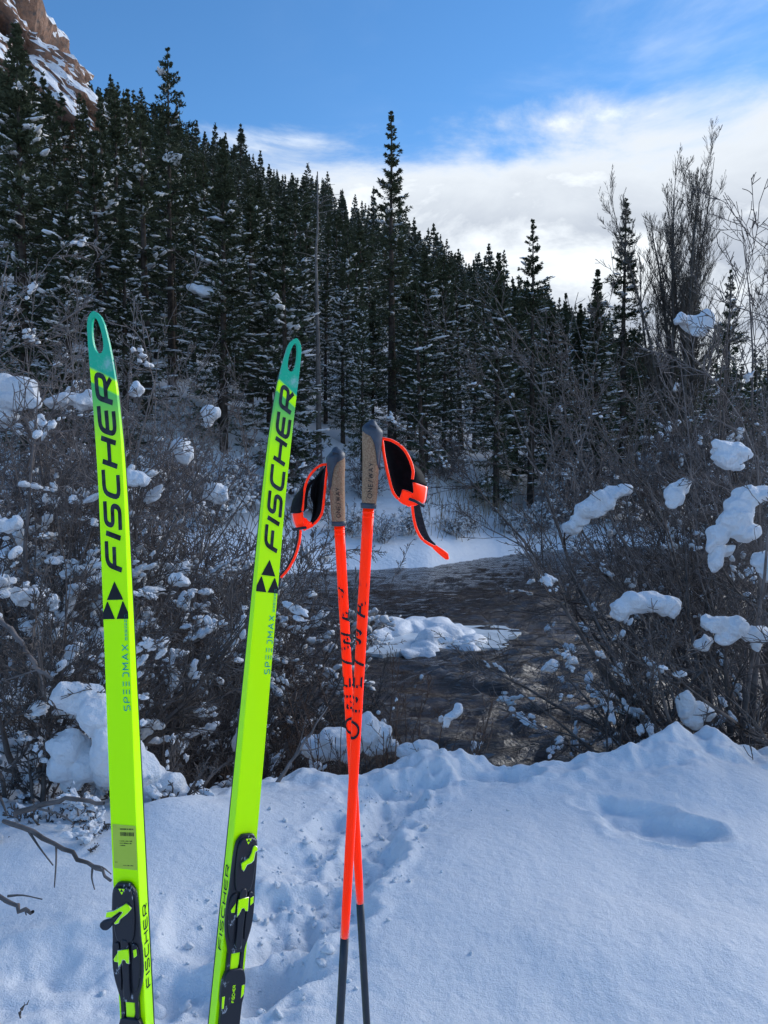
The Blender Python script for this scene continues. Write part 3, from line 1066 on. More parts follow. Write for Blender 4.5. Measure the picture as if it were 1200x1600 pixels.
# thin reddish willow shoots at the lip of the bank by the poles
SHOOTS = [(600, 4.50, .72, 16, .38, (.05, 0), 5, 'thin brown willow shoots on the snow lip just right of the crossed poles'),
          (665, 4.62, .80, 13, .36, (.15, .1), 5, 'upright brown shoots on the bank lip, standing before the ice shelf in the river'),
          (480, 4.62, .55, 11, .9, (-.1, 0), 4, 'low spreading twigs on the bank lip left of the crossed poles'),
          (905, 4.75, .32, 9, .7, (.2, 0), 7, 'tiny snow-dusted twig clump on the bank edge left of the small snow peak'),
          (560, 4.85, .85, 12, .6, (-.15, .1), 4, 'loose brown shoots behind the crossing of the two poles')]
for i, (px, Y_, H, ns, sp, ln, sn_, lab) in enumerate(SHOOTS):
    p = at(px, 800, Y_)
    ms = shrub_meshes(700 + i, H, ns, sp, ln, (5, 3), 'twig_brown', .0055, sn_, .032, .06, .0016, 3, (.38, .4), base=.3, up=.05, k0=4)
    place_shrub(ms, (p[0], Y_, max(gz(p[0], Y_), -.35)), lab, 'thin willow shoots on the bank lip', name='willow_shoots', cat='shoots')

# bushes across the river: five kinds, copied
FARK = [shrub_meshes(800 + k, 2.6, 22, (.8, .55, 1.0, .6, .8)[k], (0, 0), (6, 6, 3), 'twig', .018, (130, 90, 150, 30, 12)[k], (.12, .10, .13, .09, .09)[k], .09, .008, 1) for k in range(5)]
FARB = [  # x, distance, scale, kind, label
    (545, 26.2, .62, 2, 'low snow-covered bush at the water on the far bank, behind the right pole grip'),
    (598, 26.0, .52, 0, 'low frosted bush on the far bank between the two pole shafts'),
    (640, 27.2, .60, 2, 'snowy bush on the far bank under the hanging right strap'),
    (712, 28.2, .50, 2, 'small heaped snowy bush beside the tip of the right strap'),
    (735, 29.5, .55, 0, 'small bush with dry stalks at the foot of the clearing on the far bank'),
    (500, 27.5, .85, 0, 'broad frosted bush on the far bank left of the left pole grip'),
    (455, 29.0, 1.1, 1, 'tall frosted bush on the far bank hidden partly by the right ski'),
    (570, 29.5, .85, 1, 'frosted bush behind the pole grips, at the foot of the snowy conifers'),
    (655, 31.0, .75, 3, 'bare bush at the foot of the tall narrow spruce'),
    (800, 30.4, .65, 0, 'frosted bush beside the bare lower trunk of the riverside conifer'),
    (845, 32.0, .80, 2, 'snowy bush below the open-branched pine, at the river bend'),
    (880, 33.5, 1.2, 1, 'tall frosted willow on the far bank at the left end of the alders'),
    (930, 34.0, 1.6, 3, 'tall bare willow on the far bank below the bushy conifer'),
    (985, 34.5, 1.9, 4, 'tall bare willow on the far bank below the cottonwood'),
    (1045, 35.0, 2.1, 1, 'largest snowy willow on the far bank, at the cottonwood foot'),
    (1105, 35.0, 1.9, 3, 'tall willow on the far bank behind the right alders'),
    (1165, 35.0, 1.7, 0, 'snow-patched willow on the far bank near the right edge'),
    (1215, 35.5, 1.8, 1, 'frosted willow on the far bank at the very right edge'),
    (400, 26.5, 1.1, 2, 'snowy bush on the far bank seen through the twigs left of the right ski'),
    (340, 25.0, 1.2, 0, 'snowy bush on the far bank between the two skis'),
    (265, 25.0, 1.3, 1, 'frosted bush on the far bank right of the left ski'),
    (90, 24.0, 1.4, 2, 'snowy bush on the far bank left of the left ski'),
    (10, 24.0, 1.3, 0, 'snowy bush on the far bank at the left edge'),
    (690, 33.5, .8, 4, 'bare bush in the snowy clearing between the spruce and the riverside conifers'),
]
rng = np.random.default_rng(9)
for px, Y_, sc, k, lab in FARB:
    p = at(px, 800, Y_)
    place_shrub(FARK[k], (p[0], Y_, float(terrain(p[0], Y_)) - .05), lab, GF, rng.uniform(0, 6.28), sc * (.78 if Y_ < 33 else 1), 'willow_bush', 'bush')

g = Geo()
B = 240
xs = rng.uniform(1.6, 6.2, B)
ys = river_far(xs) + rng.uniform(.8, 6.5, B)
st = np.stack([xs, ys, terrain(xs, ys) - .05], -1)
g.tube(grow(rng, st, rng.normal(0, .18, (B, 3)) + [0, 0, 1], rng.uniform(.5, 1.5, B), 4, .06, .02), taper(np.full(B, .011), np.full(B, .006), 4), 3)
tag(link('dry_grass', g.build('dry_grass', mats=[M['straw']])), 'dry pale stalks standing in the snow of the far bank clearing', 'grass', None, 'stuff')


# ------------------------------------------------------------------ snow lumps large enough to name
def snow_clump(px, py, w, h, Y_, seed, label, parts=None, tilt=0.0, group=None):
    """parts: (dx, dy, rx, ry) in photo pixels relative to the centre; a merged, sagging lump of snow"""
    rng = np.random.default_rng(seed)
    sc = Y_ / FPX
    c = at(px, py, Y_)
    if parts is None:
        parts = []
        n = max(3, int(w / 14))
        for k in range(n):
            u = -1 + 2 * (k + .5) / n
            parts.append((u * w * .36, u * tilt * h * .5 + rng.uniform(-.12, .12) * h, w * rng.uniform(.20, .30) * (1 - .25 * abs(u)), h * rng.uniform(.34, .50) * (1 - .3 * abs(u))))
    bm = bmesh.new()
    for dx_, dy_, rx, ry in parts:
        rr_ = (rx + ry) / 2 * .95
        mt = Matrix.Translation((dx_ * sc, rng.uniform(-.3, .3) * rr_ * sc, -dy_ * sc)) @ Matrix.Diagonal((rx * sc, rr_ * sc, ry * sc, 1))
        bmesh.ops.create_icosphere(bm, subdivisions=3, radius=1, matrix=mt)
    me = bpy.data.meshes.new('snow_clump')
    bm.to_mesh(me)
    bm.free()
    co = np.empty(len(me.vertices) * 3, np.float32)
    me.vertices.foreach_get('co', co)
    co = co.reshape(-1, 3)
    sn = max(1.0, sc / .0043)
    f1 = 10.0 / sn
    kk = rng.normal(0, 1, (6, 3, 3))
    pp_ = rng.uniform(0, 6.28, (6, 3))

    def n3(q, s_):
        r_ = 0
        for j in range(6):
            r_ = r_ + np.sin((q * f1 * 1.7) @ kk[j] * (1 + .25 * j) + pp_[j] + s_) / (1.5 + .3 * j)
        return r_ * .45
    co = co + (n3(co, seed % 50) * .022 + n3(co * 2.6, seed % 31) * .012 + n3(co * 6.5, seed % 17) * .006) * sn
    me.vertices.foreach_set('co', co.astype(np.float32).ravel())
    o = link('snow_clump', me, M['snow_clump'])
    o.location = c
    rm = o.modifiers.new('merge', 'REMESH')
    rm.mode = 'VOXEL'
    rm.voxel_size = max(.005, sc * 1.5)
    rm.use_smooth_shade = True
    sm = o.modifiers.new('soften', 'SMOOTH')
    sm.factor = .5
    sm.iterations = 3
    return tag(o, label, 'snow clump', group, 'thing')


GC = 'snow lumps resting on the shrubs'
snow_clump(118, 1160, 100, 170, 3.75, 1, 'big lobed snow lump hanging on the shrub left of the left ski', [
    (-12, -75, 26, 20), (12, -62, 34, 24), (38, -45, 34, 30), (52, -15, 28, 36), (-12, 5, 30, 28), (-18, 38, 28, 30), (-14, 62, 22, 20), (16, 35, 26, 26), (46, 42, 22, 20), (58, 10, 26, 50)], group=GC)
snow_clump(222, 1208, 80, 100, 3.80, 2, 'snow lump on low brush right beside the left ski, at the bank', [
    (-20, -22, 26, 34), (-8, 5, 34, 40), (10, 22, 28, 30), (0, 42, 26, 18), (38, 20, 26, 22), (52, 34, 20, 16)], group=GC)
snow_clump(1012, 946, 106, 44, 5.2, 3, 'smooth pillow of snow on a bare branch over the river', [
    (-38, 2, 18, 13), (-20, -3, 24, 17), (5, -4, 32, 18), (28, -1, 24, 17), (42, 8, 12, 13), (-46, 12, 9, 12)], group=GC)
snow_clump(1138, 712, 60, 52, 5.3, 4, 'rounded snow lump highest of the large ones on the right alders', [(-8, -12, 20, 14), (10, -4, 24, 16), (4, 10, 22, 14), (-6, 4, 20, 13), (14, 14, 12, 12)], group=GC)
snow_clump(1155, 806, 95, 100, 5.2, 5, 'large slanting snow lump at the right edge, shaped like a hook', [
    (38, -34, 26, 14), (16, -30, 26, 18), (0, -12, 22, 20), (-10, 8, 24, 20), (6, 22, 26, 16), (-34, 30, 16, 16), (-42, 44, 9, 12), (-4, 2, 20, 22)], group=GC)
snow_clump(938, 786, 95, 62, 6.6, 6, 'long slanting snow strip on an arching alder branch over the far bank', [
    (-44, 38, 16, 12), (-30, 26, 14, 11), (-16, 8, 24, 16), (4, -4, 22, 16), (22, -16, 20, 12), (38, -20, 14, 12)], group=GC)
snow_clump(1058, 764, 42, 46, 5.6, 7, 'small slanting snow lump between the pillow and the rounded lump', [(-6, 8, 15, 13), (6, -4, 16, 12), (14, -14, 10, 8), (-10, 18, 8, 8)], group=GC)
snow_clump(1130, 868, 40, 40, 5.2, 8, 'split snow lump hanging below the hook-shaped one', [(-10, 6, 13, 18), (6, -8, 18, 10), (-8, -8, 12, 12)], group=GC)
snow_clump(1152, 984, 100, 48, 4.95, 9, 'snow strip along a thick branch low at the right edge', [(-32, -8, 24, 14), (-6, -4, 20, 16), (18, 6, 20, 12), (40, 8, 20, 14), (-16, 12, 16, 10), (30, 24, 8, 12)], group=GC)
snow_clump(1196, 884, 40, 52, 5.0, 10, 'snow lump cut by the right edge, below the hook-shaped one', [(0, -8, 20, 18), (4, 10, 18, 18)], group=GC)
snow_clump(1084, 1108, 60, 50, 4.95, 11, 'ragged snow lump low in the brush behind the small snow peak', [(-14, -8, 13, 22), (4, 0, 20, 15), (18, 6, 16, 14), (-4, 16, 18, 12)], group=GC)
snow_clump(1082, 506, 38, 28, 8.3, 12, 'snow lump high in the twigs in front of the cottonwood', [(-18, -6, 14, 10), (4, 0, 22, 14), (20, -4, 12, 14), (8, 14, 14, 8)], group=GC)
snow_clump(1100, 1004, 26, 26, 5.1, 13, 'small round snow lump beside the low branch strip on the right', group=GC)
snow_clump(859, 1040, 24, 26, 5.4, 14, 'small snow lump alone on a twig over the middle of the river', group=GC)
snow_clump(706, 1120, 24, 40, 4.6, 15, 'narrow snow lump on the brown shoots at the bank lip', [(-6, 10, 8, 10), (0, 0, 8, 10), (7, -12, 6, 10)], group=GC)
snow_clump(24, 612, 72, 62, 6.0, 16, 'broad snow lump at the left edge, uppermost on the shrubs', [(-14, -8, 28, 18), (10, -4, 28, 20), (-8, 14, 34, 14), (26, 12, 16, 12), (-20, 40, 22, 16)], group=GC)
snow_clump(108, 626, 76, 36, 6.3, 17, 'wide snow lump just left of the upper left ski', [(-22, 4, 18, 10), (0, -2, 22, 13), (20, 2, 20, 15), (30, -6, 10, 10)], group=GC)
snow_clump(329, 650, 36, 36, 7.5, 18, 'round snow ball on the shrub tops midway between the skis', [(0, -2, 17, 15), (-4, 8, 12, 9)], group=GC)
snow_clump(284, 704, 36, 48, 7.3, 19, 'upright snow lump in the shrub between the skis, below the round ball', [(-2, -10, 14, 13), (4, 8, 15, 14)], group=GC)
snow_clump(14, 822, 44, 34, 5.0, 20, 'snow lump at the left edge, halfway down the shrubs', group=GC)
snow_clump(214, 612, 26, 24, 7.3, 21, 'small snow lump close right of the upper left ski', group=GC)
snow_clump(62, 664, 44, 30, 6.0, 22, 'flat snow lump under the broad one at the left edge', group=GC)
snow_clump(205, 750, 60, 26, 5.5, 23, 'flat snow patch on twigs right of the lettering of the left ski', group=GC)
snow_clump(338, 770, 50, 40, 7.0, 24, 'snow lump in the shrub midway between the two ski letterings', group=GC)
snow_clump(280, 905, 36, 30, 5.6, 25, 'small snow lump on twigs right of the logo of the left ski', group=GC)
snow_clump(40, 930, 60, 30, 4.6, 26, 'snow strip on a branch fork at the left edge', group=GC)
snow_clump(112, 1020, 44, 26, 4.6, 27, 'small slanting snow patch in the twigs above the big lobed lump', tilt=-1, group=GC)
snow_clump(516, 1163, 95, 52, 4.95, 28, 'blue snow mound on the bank edge left of the crossed poles', [(-20, 8, 30, 20), (8, 0, 34, 26), (30, 10, 22, 18)], group=GC)
snow_clump(586, 1140, 50, 66, 4.75, 29, 'pale snow heap among the twigs right behind the poles', [(-8, 0, 20, 30), (10, 10, 16, 24), (22, 24, 14, 12), (-4, 22, 24, 16)], group=GC)
snow_clump(655, 1172, 60, 36, 4.6, 30, 'rounded snow hump at the foot of the brown shoots', [(-16, 4, 20, 13), (8, 0, 24, 16), (26, 8, 16, 10)], group=GC)

# lumps on the big conifers
GT = 'snow lumps on the tall conifers'
for k, (px, py, w, h, Y_, lab) in enumerate((
        (270, 246, 36, 20, 31.9, 'bright snow lump on the trunk of the tall left pine'), 
        (318, 452, 52, 18, 28.7, 'flat snow strip low on the broad dark conifer behind the skis'),
        
         
        )):
    snow_clump(px, py, w, h, Y_, 60 + k, lab, group=GT)

# ------------------------------------------------------------------ branches on the near snow
def branch(label, pts, rads, twigs, seed, name='fallen_branch', mat='twig_dark', snow=0):
    rng = np.random.default_rng(seed)
    P = np.array([at(*q) for q in pts])
    o_ = P[0].copy()
    n = 14
    tt = np.linspace(0, len(P) - 1, n)
    Q = np.stack([np.interp(tt, np.arange(len(P)), P[:, k]) for k in range(3)], -1)
    Q[1:-1] = (Q[:-2] + 2 * Q[1:-1] + Q[2:]) / 4
    Q += rng.normal(0, .004, Q.shape)
    r = empty(name, o_, label, 'branch')
    g = Geo()
    g.tube(Q - o_, np.interp(tt, np.arange(len(rads)), rads) * rng.uniform(.9, 1.15, n), 7)
    link('limb', g.build('limb', mats=[M[mat]]), None, r)
    for tw in twigs:
        T = np.array([at(*q) for q in tw[0]])
        tq = np.linspace(0, len(T) - 1, 7)
        Tq = np.stack([np.interp(tq, np.arange(len(T)), T[:, k]) for k in range(3)], -1)
        Tq[1:-1] = (Tq[:-2] + 2 * Tq[1:-1] + Tq[2:]) / 4
        g = Geo()
        g.tube(Tq - o_, np.linspace(tw[1], tw[1] * .45, 7) * rng.uniform(.9, 1.15, 7), 5)
        link('side_twig', g.build('side_twig', mats=[M[mat]]), None, r)
    if snow:
        i = rng.uniform(0, n - 1.01, snow)
        i0 = i.astype(int)
        C = Q[i0] + (Q[i0 + 1] - Q[i0]) * (i - i0)[:, None]
        S = rng.uniform(.012, .028, snow)
        V, F = lumps(rng, C - o_ + [0, 0, .012], Q[i0 + 1] - Q[i0], np.stack([S * 1.5, S, S * .8], -1), 2, .3)
        link('snow', mesh('snow', V, F, mats=[M['snow_clump']]), None, r)['kind'] = 'stuff'
    return r


branch('crooked grey branch poking out over the snow left of the left ski', [(4, 1284, 2.95), (45, 1296, 2.9), (88, 1320, 2.85), (125, 1340, 2.8), (152, 1358, 2.78), (174, 1374, 2.75)],
       [.0085, .0095, .008, .0075, .007, .005], [([(43, 1296, 2.9), (62, 1325, 2.85), (83, 1352, 2.82)], .005), ([(88, 1320, 2.85), (88, 1348, 2.83), (85, 1387, 2.78)], .0045),
        ([(145, 1354, 2.78), (143, 1372, 2.76), (148, 1390, 2.74)], .0045), ([(145, 1352, 2.78), (160, 1354, 2.78), (174, 1366, 2.78)], .004)], 1)
branch('short dark branch stub at the left edge, lowest in the snow', [(-12, 1397, 2.68), (12, 1408, 2.63), (32, 1420, 2.6), (52, 1428, 2.57)], [.007, .008, .007, .005],
       [([(12, 1400, 2.65), (35, 1398, 2.65), (66, 1405, 2.62)], .0045), ([(36, 1420, 2.6), (40, 1424, 2.59), (41, 1430, 2.58)], .004)], 2)
branch('dark branch lying along the foot of the left shrubs', [(20, 1272, 3.3), (60, 1258, 3.3), (110, 1248, 3.3), (165, 1256, 3.3)], [.012, .011, .010, .008],
       [([(55, 1262, 3.3), (95, 1272, 3.2), (115, 1286, 3.15)], .006), ([(0, 1245, 3.35), (12, 1275, 3.3)], .007)], 3)
branch('pale bent branch arching over the big lobed snow lump', [(-10, 958, 3.9), (18, 985, 3.85), (45, 1022, 3.8), (62, 1048, 3.78), (84, 1062, 3.75)], [.013, .012, .011, .010, .008],
       [([(55, 1040, 3.8), (66, 1060, 3.78), (68, 1085, 3.75)], .006), ([(60, 1046, 3.78), (30, 1056, 3.8), (5, 1064, 3.85)], .006)], 4, 'bent_branch', 'twig')
branch('thin snow-covered branch lying low over the water between the skis', [(212, 1165, 4.9), (262, 1158, 4.9), (305, 1150, 4.9), (338, 1136, 4.9)], [.014, .013, .011, .006], [], 5, 'snowy_branch', 'twig_dark', 60)
branch('tiny forked twig stuck in the snow at the lower left', [(28, 1588, 2.2), (34, 1578, 2.2), (46, 1566, 2.2)], [.0022, .002, .0012], [([(37, 1574, 2.2), (38, 1570, 2.2), (38, 1566, 2.2)], .0015)], 6, 'small_twig')
branch('bare branch growing out of the bank snow just right of the right ski', [(432, 1225, 4.0), (462, 1180, 4.1), (492, 1135, 4.2), (512, 1105, 4.3)], [.011, .008, .006, .003],
       [([(468, 1172, 4.1), (490, 1172, 4.15), (515, 1160, 4.2)], .004), ([(455, 1190, 4.1), (470, 1160, 4.15), (478, 1120, 4.2)], .003)], 7, 'bent_branch', 'twig')

# ------------------------------------------------------------------ the snowy ice shelf in the river
rng = np.random.default_rng(31)
c = on_z(672, 1018, WATER_Z)
ice = empty('ice_shelf', (c[0], c[1], WATER_Z), 'snow-covered ice shelf around a dark hole in the middle of the river', 'ice')
g = bmesh.new()
sc = c[1] / FPX
for dx_, dy_, dz_, rx, ry, rz in ((-80, .9, 0.10, 26, 60, .16), (-52, 1.4, .10, 34, 70, .24), (-18, 1.6, .08, 34, 70, .22), (20, 1.5, .08, 44, 70, .24), (55, 1.4, .04, 36, 60, .20), (80, 1.3, .0, 34, 60, .12),
                                 (12, .35, .06, 36, 46, .34), (-10, -.1, .0, 34, 40, .22), (48, -.05, .0, 34, 42, .26), (70, .5, .03, 24, 44, .22), (30, .6, .12, 34, 44, .30), (-32, -.2, 0, 22, 30, .14)):
    mt = Matrix.Translation((dx_ * sc, dy_, dz_)) @ Matrix.Diagonal((rx * sc * .92, ry * sc * .8, rz * .72, 1))
    bmesh.ops.create_icosphere(g, subdivisions=3, radius=1, matrix=mt)
me = bpy.data.meshes.new('snow_cap')
g.to_mesh(me)
g.free()
co = np.empty(len(me.vertices) * 3, np.float32)
me.vertices.foreach_get('co', co)
co = co.reshape(-1, 3)
co = co + np.stack([fbm(co[:, 1] * 4, co[:, 2] * 4, 1), fbm(co[:, 0] * 4, co[:, 2] * 4, 2), .8 * fbm(co[:, 0] * 3, co[:, 1] * 3, 3)], -1) * .075
hx, hy = co[:, 0] - 38 * sc, co[:, 1] + .20
co[:, 2] = np.where((co[:, 2] > .0), co[:, 2] - .55 * np.exp(-(hx / .17) ** 2 - (hy / .26) ** 2), co[:, 2])
me.vertices.foreach_set('co', co.astype(np.float32).ravel())
o = link('snow_cap', me, M['snow_clump'], ice)
rm = o.modifiers.new('merge', 'REMESH')
rm.mode = 'VOXEL'
rm.voxel_size = .02
rm.use_smooth_shade = True
g = Geo()
for k in range(3):
    n = 26
    aa = np.linspace(0, 2 * PI, n, endpoint=False)
    rad_ = (1 + .25 * np.sin(aa * 3 + k) + .12 * rng.normal(0, 1, n))
    cx, cy, rx, ry = ((1.05, 1.1, .62, .9), (.55, 1.4, .9, .9), (-.3, .9, 1.0, 1.1))[k]
    ring = np.stack([cx + np.cos(aa) * rad_ * rx, cy + np.sin(aa) * rad_ * ry, np.zeros(n)], -1)
    lo, hi = ring - [0, 0, .06], ring * [1, 1, 0] + [0, 0, .05 + .012 * k]
    mid = ring.mean(0) + [0, 0, .075 + .012 * k]
    i = np.arange(n)
    j = (i + 1) % n
    g.add(np.concatenate([lo, hi, [mid]]), [np.stack([i, j, j + n, i + n], -1), np.stack([i + n, j + n, np.full(n, 2 * n)], -1)])
link('ice_sheet', g.build('ice_sheet', False, [M['foam']]), None, ice)

# loose crumbs of snow kicked up along the trodden track
rng = np.random.default_rng(55)
tp = np.array([on_z(*q)[:2] for q in ((660, 1205), (600, 1270), (555, 1350), (480, 1420), (400, 1530), (330, 1640))])
n = 380
k = rng.integers(0, len(tp) - 1, n)
f = rng.uniform(0, 1, n)[:, None]
xy = tp[k] * (1 - f) + tp[k + 1] * f + rng.normal(0, .19, (n, 2)) + [-.05, 0]
zz = near_z(xy[:, 0], xy[:, 1])
S = np.exp(rng.normal(math.log(.0052), .5, n))
V, F = lumps(rng, np.stack([xy[:, 0], xy[:, 1], zz + S * .25], -1), rng.normal(0, 1, (n, 3)), np.stack([S * 1.25, S, S * .8], -1), 2, .35, .9)
tag(link('snow_crumbs', mesh('snow_crumbs', V, F, mats=[M['snow']])), 'loose crumbs of snow kicked up along the trodden track beside the poles', 'snow', None, 'stuff')

# ------------------------------------------------------------------ skis: materials
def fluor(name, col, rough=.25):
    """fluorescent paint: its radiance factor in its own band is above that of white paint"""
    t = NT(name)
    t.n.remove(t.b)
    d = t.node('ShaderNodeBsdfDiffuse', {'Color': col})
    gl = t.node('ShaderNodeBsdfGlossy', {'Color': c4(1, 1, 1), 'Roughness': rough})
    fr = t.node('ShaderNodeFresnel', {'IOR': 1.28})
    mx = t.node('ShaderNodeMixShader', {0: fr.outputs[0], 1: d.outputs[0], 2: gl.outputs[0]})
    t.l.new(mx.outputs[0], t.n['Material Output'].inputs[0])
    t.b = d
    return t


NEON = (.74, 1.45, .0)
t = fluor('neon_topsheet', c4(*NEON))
sp = t.node('ShaderNodeSeparateXYZ', {0: t.coord()})
X_, Z_ = sp.outputs[0], sp.outputs[2]          # Z runs towards the tip, whose end is at 1.87
s_ = t.math('SUBTRACT', 1.87, Z_)
sl = t.math('SUBTRACT', s_, t.math('MULTIPLY', X_, 0.55))
TEAL = c4(.015, .52, .30)
grad = t.mix(t.map(s_, .115, .225), c4(.10, .62, .16), c4(*NEON))
bandcol = t.mix(t.map(sl, .1165, .1215), c4(*NEON), grad)
base = t.mix(t.map(sl, .0935, .1005), TEAL, bandcol)
co = t.coord()
fr_ = t.map(t.math('MULTIPLY', t.noise(co, 55, 6, .7), t.map(t.math('ABSOLUTE', t.math('SUBTRACT', s_, .085)), .06, .0)), .42, .75, 0, .55)
base = t.mix(fr_, base, c4(.55, .66, .72))
sc_ = t.map(t.noise(t.node('ShaderNodeMapping', {'Vector': co, 'Scale': (60, 60, 7)}).outputs[0], 1.0, 6, .7), .60, .72, 0, .12)
base = t.mix(sc_, base, c4(.30, .62, .03))
t.set(t.b.inputs['Color'], base)
M['topsheet'] = t.m
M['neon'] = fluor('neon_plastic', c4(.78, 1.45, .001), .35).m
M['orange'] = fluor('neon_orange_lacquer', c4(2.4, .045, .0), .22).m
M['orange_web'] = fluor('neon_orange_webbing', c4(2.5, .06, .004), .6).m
M['ink'] = simple('black_print', (.008, .011, .018), .5, .3, 60, .25)
M['ink_worn'] = simple('worn_black_print', (.020, .028, .036), .5, .85, 70, .25)
M['teal_ink'] = simple('teal_print', (.02, .42, .30), .4, .1, 60)
M['edge'] = simple('ski_base', (.02, .03, .035), .5)
t = NT('frosted_black_plastic')
co = t.coord()
f = t.noise(t.node('ShaderNodeMapping', {'Vector': co, 'Scale': (1, 1, .55)}).outputs[0], 130, 6, .72)
g_ = t.noise(co, 26, 3, .6)
fl = t.map(t.math('MULTIPLY', f, t.map(g_, .42, .62)), .50, .62)
t.p(Base_Color=t.mix(fl, c4(.012, .016, .026), c4(.55, .60, .68)), Roughness=t.map(fl, 0, 1, .38, .8))
M['black_plastic'] = t.m
M['black_clean'] = simple('black_plastic', (.014, .018, .028), .4, .3, 40)
M['navy'] = simple('navy_grip_rubber', (.048, .064, .090), .45, .25, 60, .4)
t = NT('cork')
co = t.coord()
a_ = t.mix(t.map(t.noise(co, 420, 3, .6), .38, .62), c4(.28, .155, .085), c4(.42, .26, .155))
t.p(Base_Color=t.mix(t.map(t.noise(co, 900, 2, .5), .62, .72), a_, c4(.10, .055, .035)), Roughness=.85)
M['cork'] = t.m
M['carbon'] = simple('dark_grey_shaft', (.028, .036, .048), .4, .15, 60, .4)
M['neoprene'] = simple('black_neoprene', (.008, .008, .010), .8, .4, 90, .2)
M['webbing'] = simple('dark_webbing', (.030, .030, .034), .8, .4, 300, .2)
t = NT('matte_sticker')
t.p(Base_Color=t.mix(t.noise(t.coord(), 60, 3), c4(.50, .68, .05), c4(.58, .76, .07)), Roughness=.5)
M['sticker'] = t.m


# ------------------------------------------------------------------ flat print: letters drawn as strokes
def rnd(pts, r, closed=False):
    """round the inner corners of a polyline"""
    pts = [np.array(p, float) for p in pts]
    o_ = [pts[0]]
    for a, b, c in zip(pts[:-2], pts[1:-1], pts[2:]):
        la, lc = np.linalg.norm(a - b), np.linalg.norm(c - b)
        k = min(r, la * .5, lc * .5)
        p0, p1 = b + (a - b) / la * k, b + (c - b) / lc * k
        for t_ in np.linspace(0, 1, 5):
            o_.append((1 - t_) ** 2 * p0 + 2 * t_ * (1 - t_) * b + t_ ** 2 * p1)
    o_.append(pts[-1])
    return o_


def arc(cx, cy, rx, ry, a0, a1, n=20):
    return [(cx + rx * math.cos(R(a)), cy + ry * math.sin(R(a))) for a in np.linspace(a0, a1, n)]


RD = .36
WIDE = {  # wide rounded italic capitals
    'F': (1.0, [rnd([(0, 0), (0, 1), (1, 1)], RD), [(.02, .48), (.88, .48)]]),
    'I': (0.0, [[(0, 0), (0, 1)]]),
    'S': (1.0, [rnd([(0, 0), (.95, 0), (.95, .5), (.05, .5), (.05, 1), (1, 1)], .24)]),
    'C': (1.0, [rnd([(1, 0), (0, 0), (0, 1), (1, 1)], RD)]),
    'H': (1.0, [[(0, 0), (0, 1)], [(1, 0), (1, 1)], [(0, .5), (1, .5)]]),
    'E': (1.0, [rnd([(1, 0), (0, 0), (0, 1), (1, 1)], RD), [(.02, .5), (.92, .5)]]),
    'R': (1.0, [rnd([(0, 0), (0, 1), (1, 1), (1, .42), (.02, .42)], RD * .7), [(.50, .42), (1.02, 0)]]),
}
SANS = {
    'O': (.92, [arc(.46, .5, .46, .5, 90, 450, 28)]),
    'N': (.72, [[(0, 0), (0, 1), (.72, 0), (.72, 1)]]),
    'E': (.55, [[(.55, 1), (0, 1), (0, 0), (.55, 0)], [(0, .5), (.48, .5)]]),
    '/': (.42, [[(0, -.12), (.42, 1.12)]]),
    'W': (1.0, [[(0, 1), (.25, 0), (.5, 1), (.75, 0), (1, 1)]]),
    'A': (.78, [[(0, 0), (.39, 1), (.78, 0)], [(.16, .34), (.62, .34)]]),
    'Y': (.72, [[(0, 1), (.36, .45), (.72, 1)], [(.36, .48), (.36, 0)]]),
    'S': (.6, [rnd([(0, 0), (.6, 0), (.6, .5), (0, .5), (0, 1), (.6, 1)], .22)]),
    'P': (.6, [rnd([(0, 0), (0, 1), (.6, 1), (.6, .45), (0, .45)], .22)]),
    'D': (.66, [rnd([(.15, 0), (.66, 0), (.66, 1), (.15, 1)], .3)]),
    'M': (.8, [[(0, 0), (0, 1), (.4, .35), (.8, 1), (.8, 0)]]),
    'X': (.7, [[(0, 0), (.7, 1)], [(0, 1), (.7, 0)]]),
}
SPEED_E = (.6, [[(0, 0), (.6, 0)], [(0, .5), (.6, .5)], [(0, 1), (.6, 1)]])


def stroke(pts, w):
    p = np.array(pts, float)
    if len(p) < 40:
        q = [p[0]]
        for a, b in zip(p[:-1], p[1:]):
            m = max(1, int(np.linalg.norm(b - a) / .25))
            for k in range(1, m + 1):
                q.append(a + (b - a) * k / m)
        p = np.array(q)
    d = np.diff(p, axis=0)
    d = d / np.maximum(np.linalg.norm(d, axis=1, keepdims=True), 1e-9)
    t0, t1 = np.vstack([d[:1], d]), np.vstack([d, d[-1:]])
    if np.allclose(p[0], p[-1]):
        t0[0] = d[-1]
        t1[-1] = d[0]
    n0, n1 = np.stack([-t0[:, 1], t0[:, 0]], -1), np.stack([-t1[:, 1], t1[:, 0]], -1)
    m = n0 + n1
    m = m / np.maximum(np.linalg.norm(m, axis=1, keepdims=True), 1e-6)
    k = np.clip(1 / np.maximum((m * n0).sum(1), .35), 1, 2.2)
    off = m * (k * w / 2)[:, None]
    return np.concatenate([p + off, p - off]), np.stack([np.arange(len(p) - 1), np.arange(1, len(p)), np.arange(1, len(p)) + len(p), np.arange(len(p) - 1) + len(p)], -1)


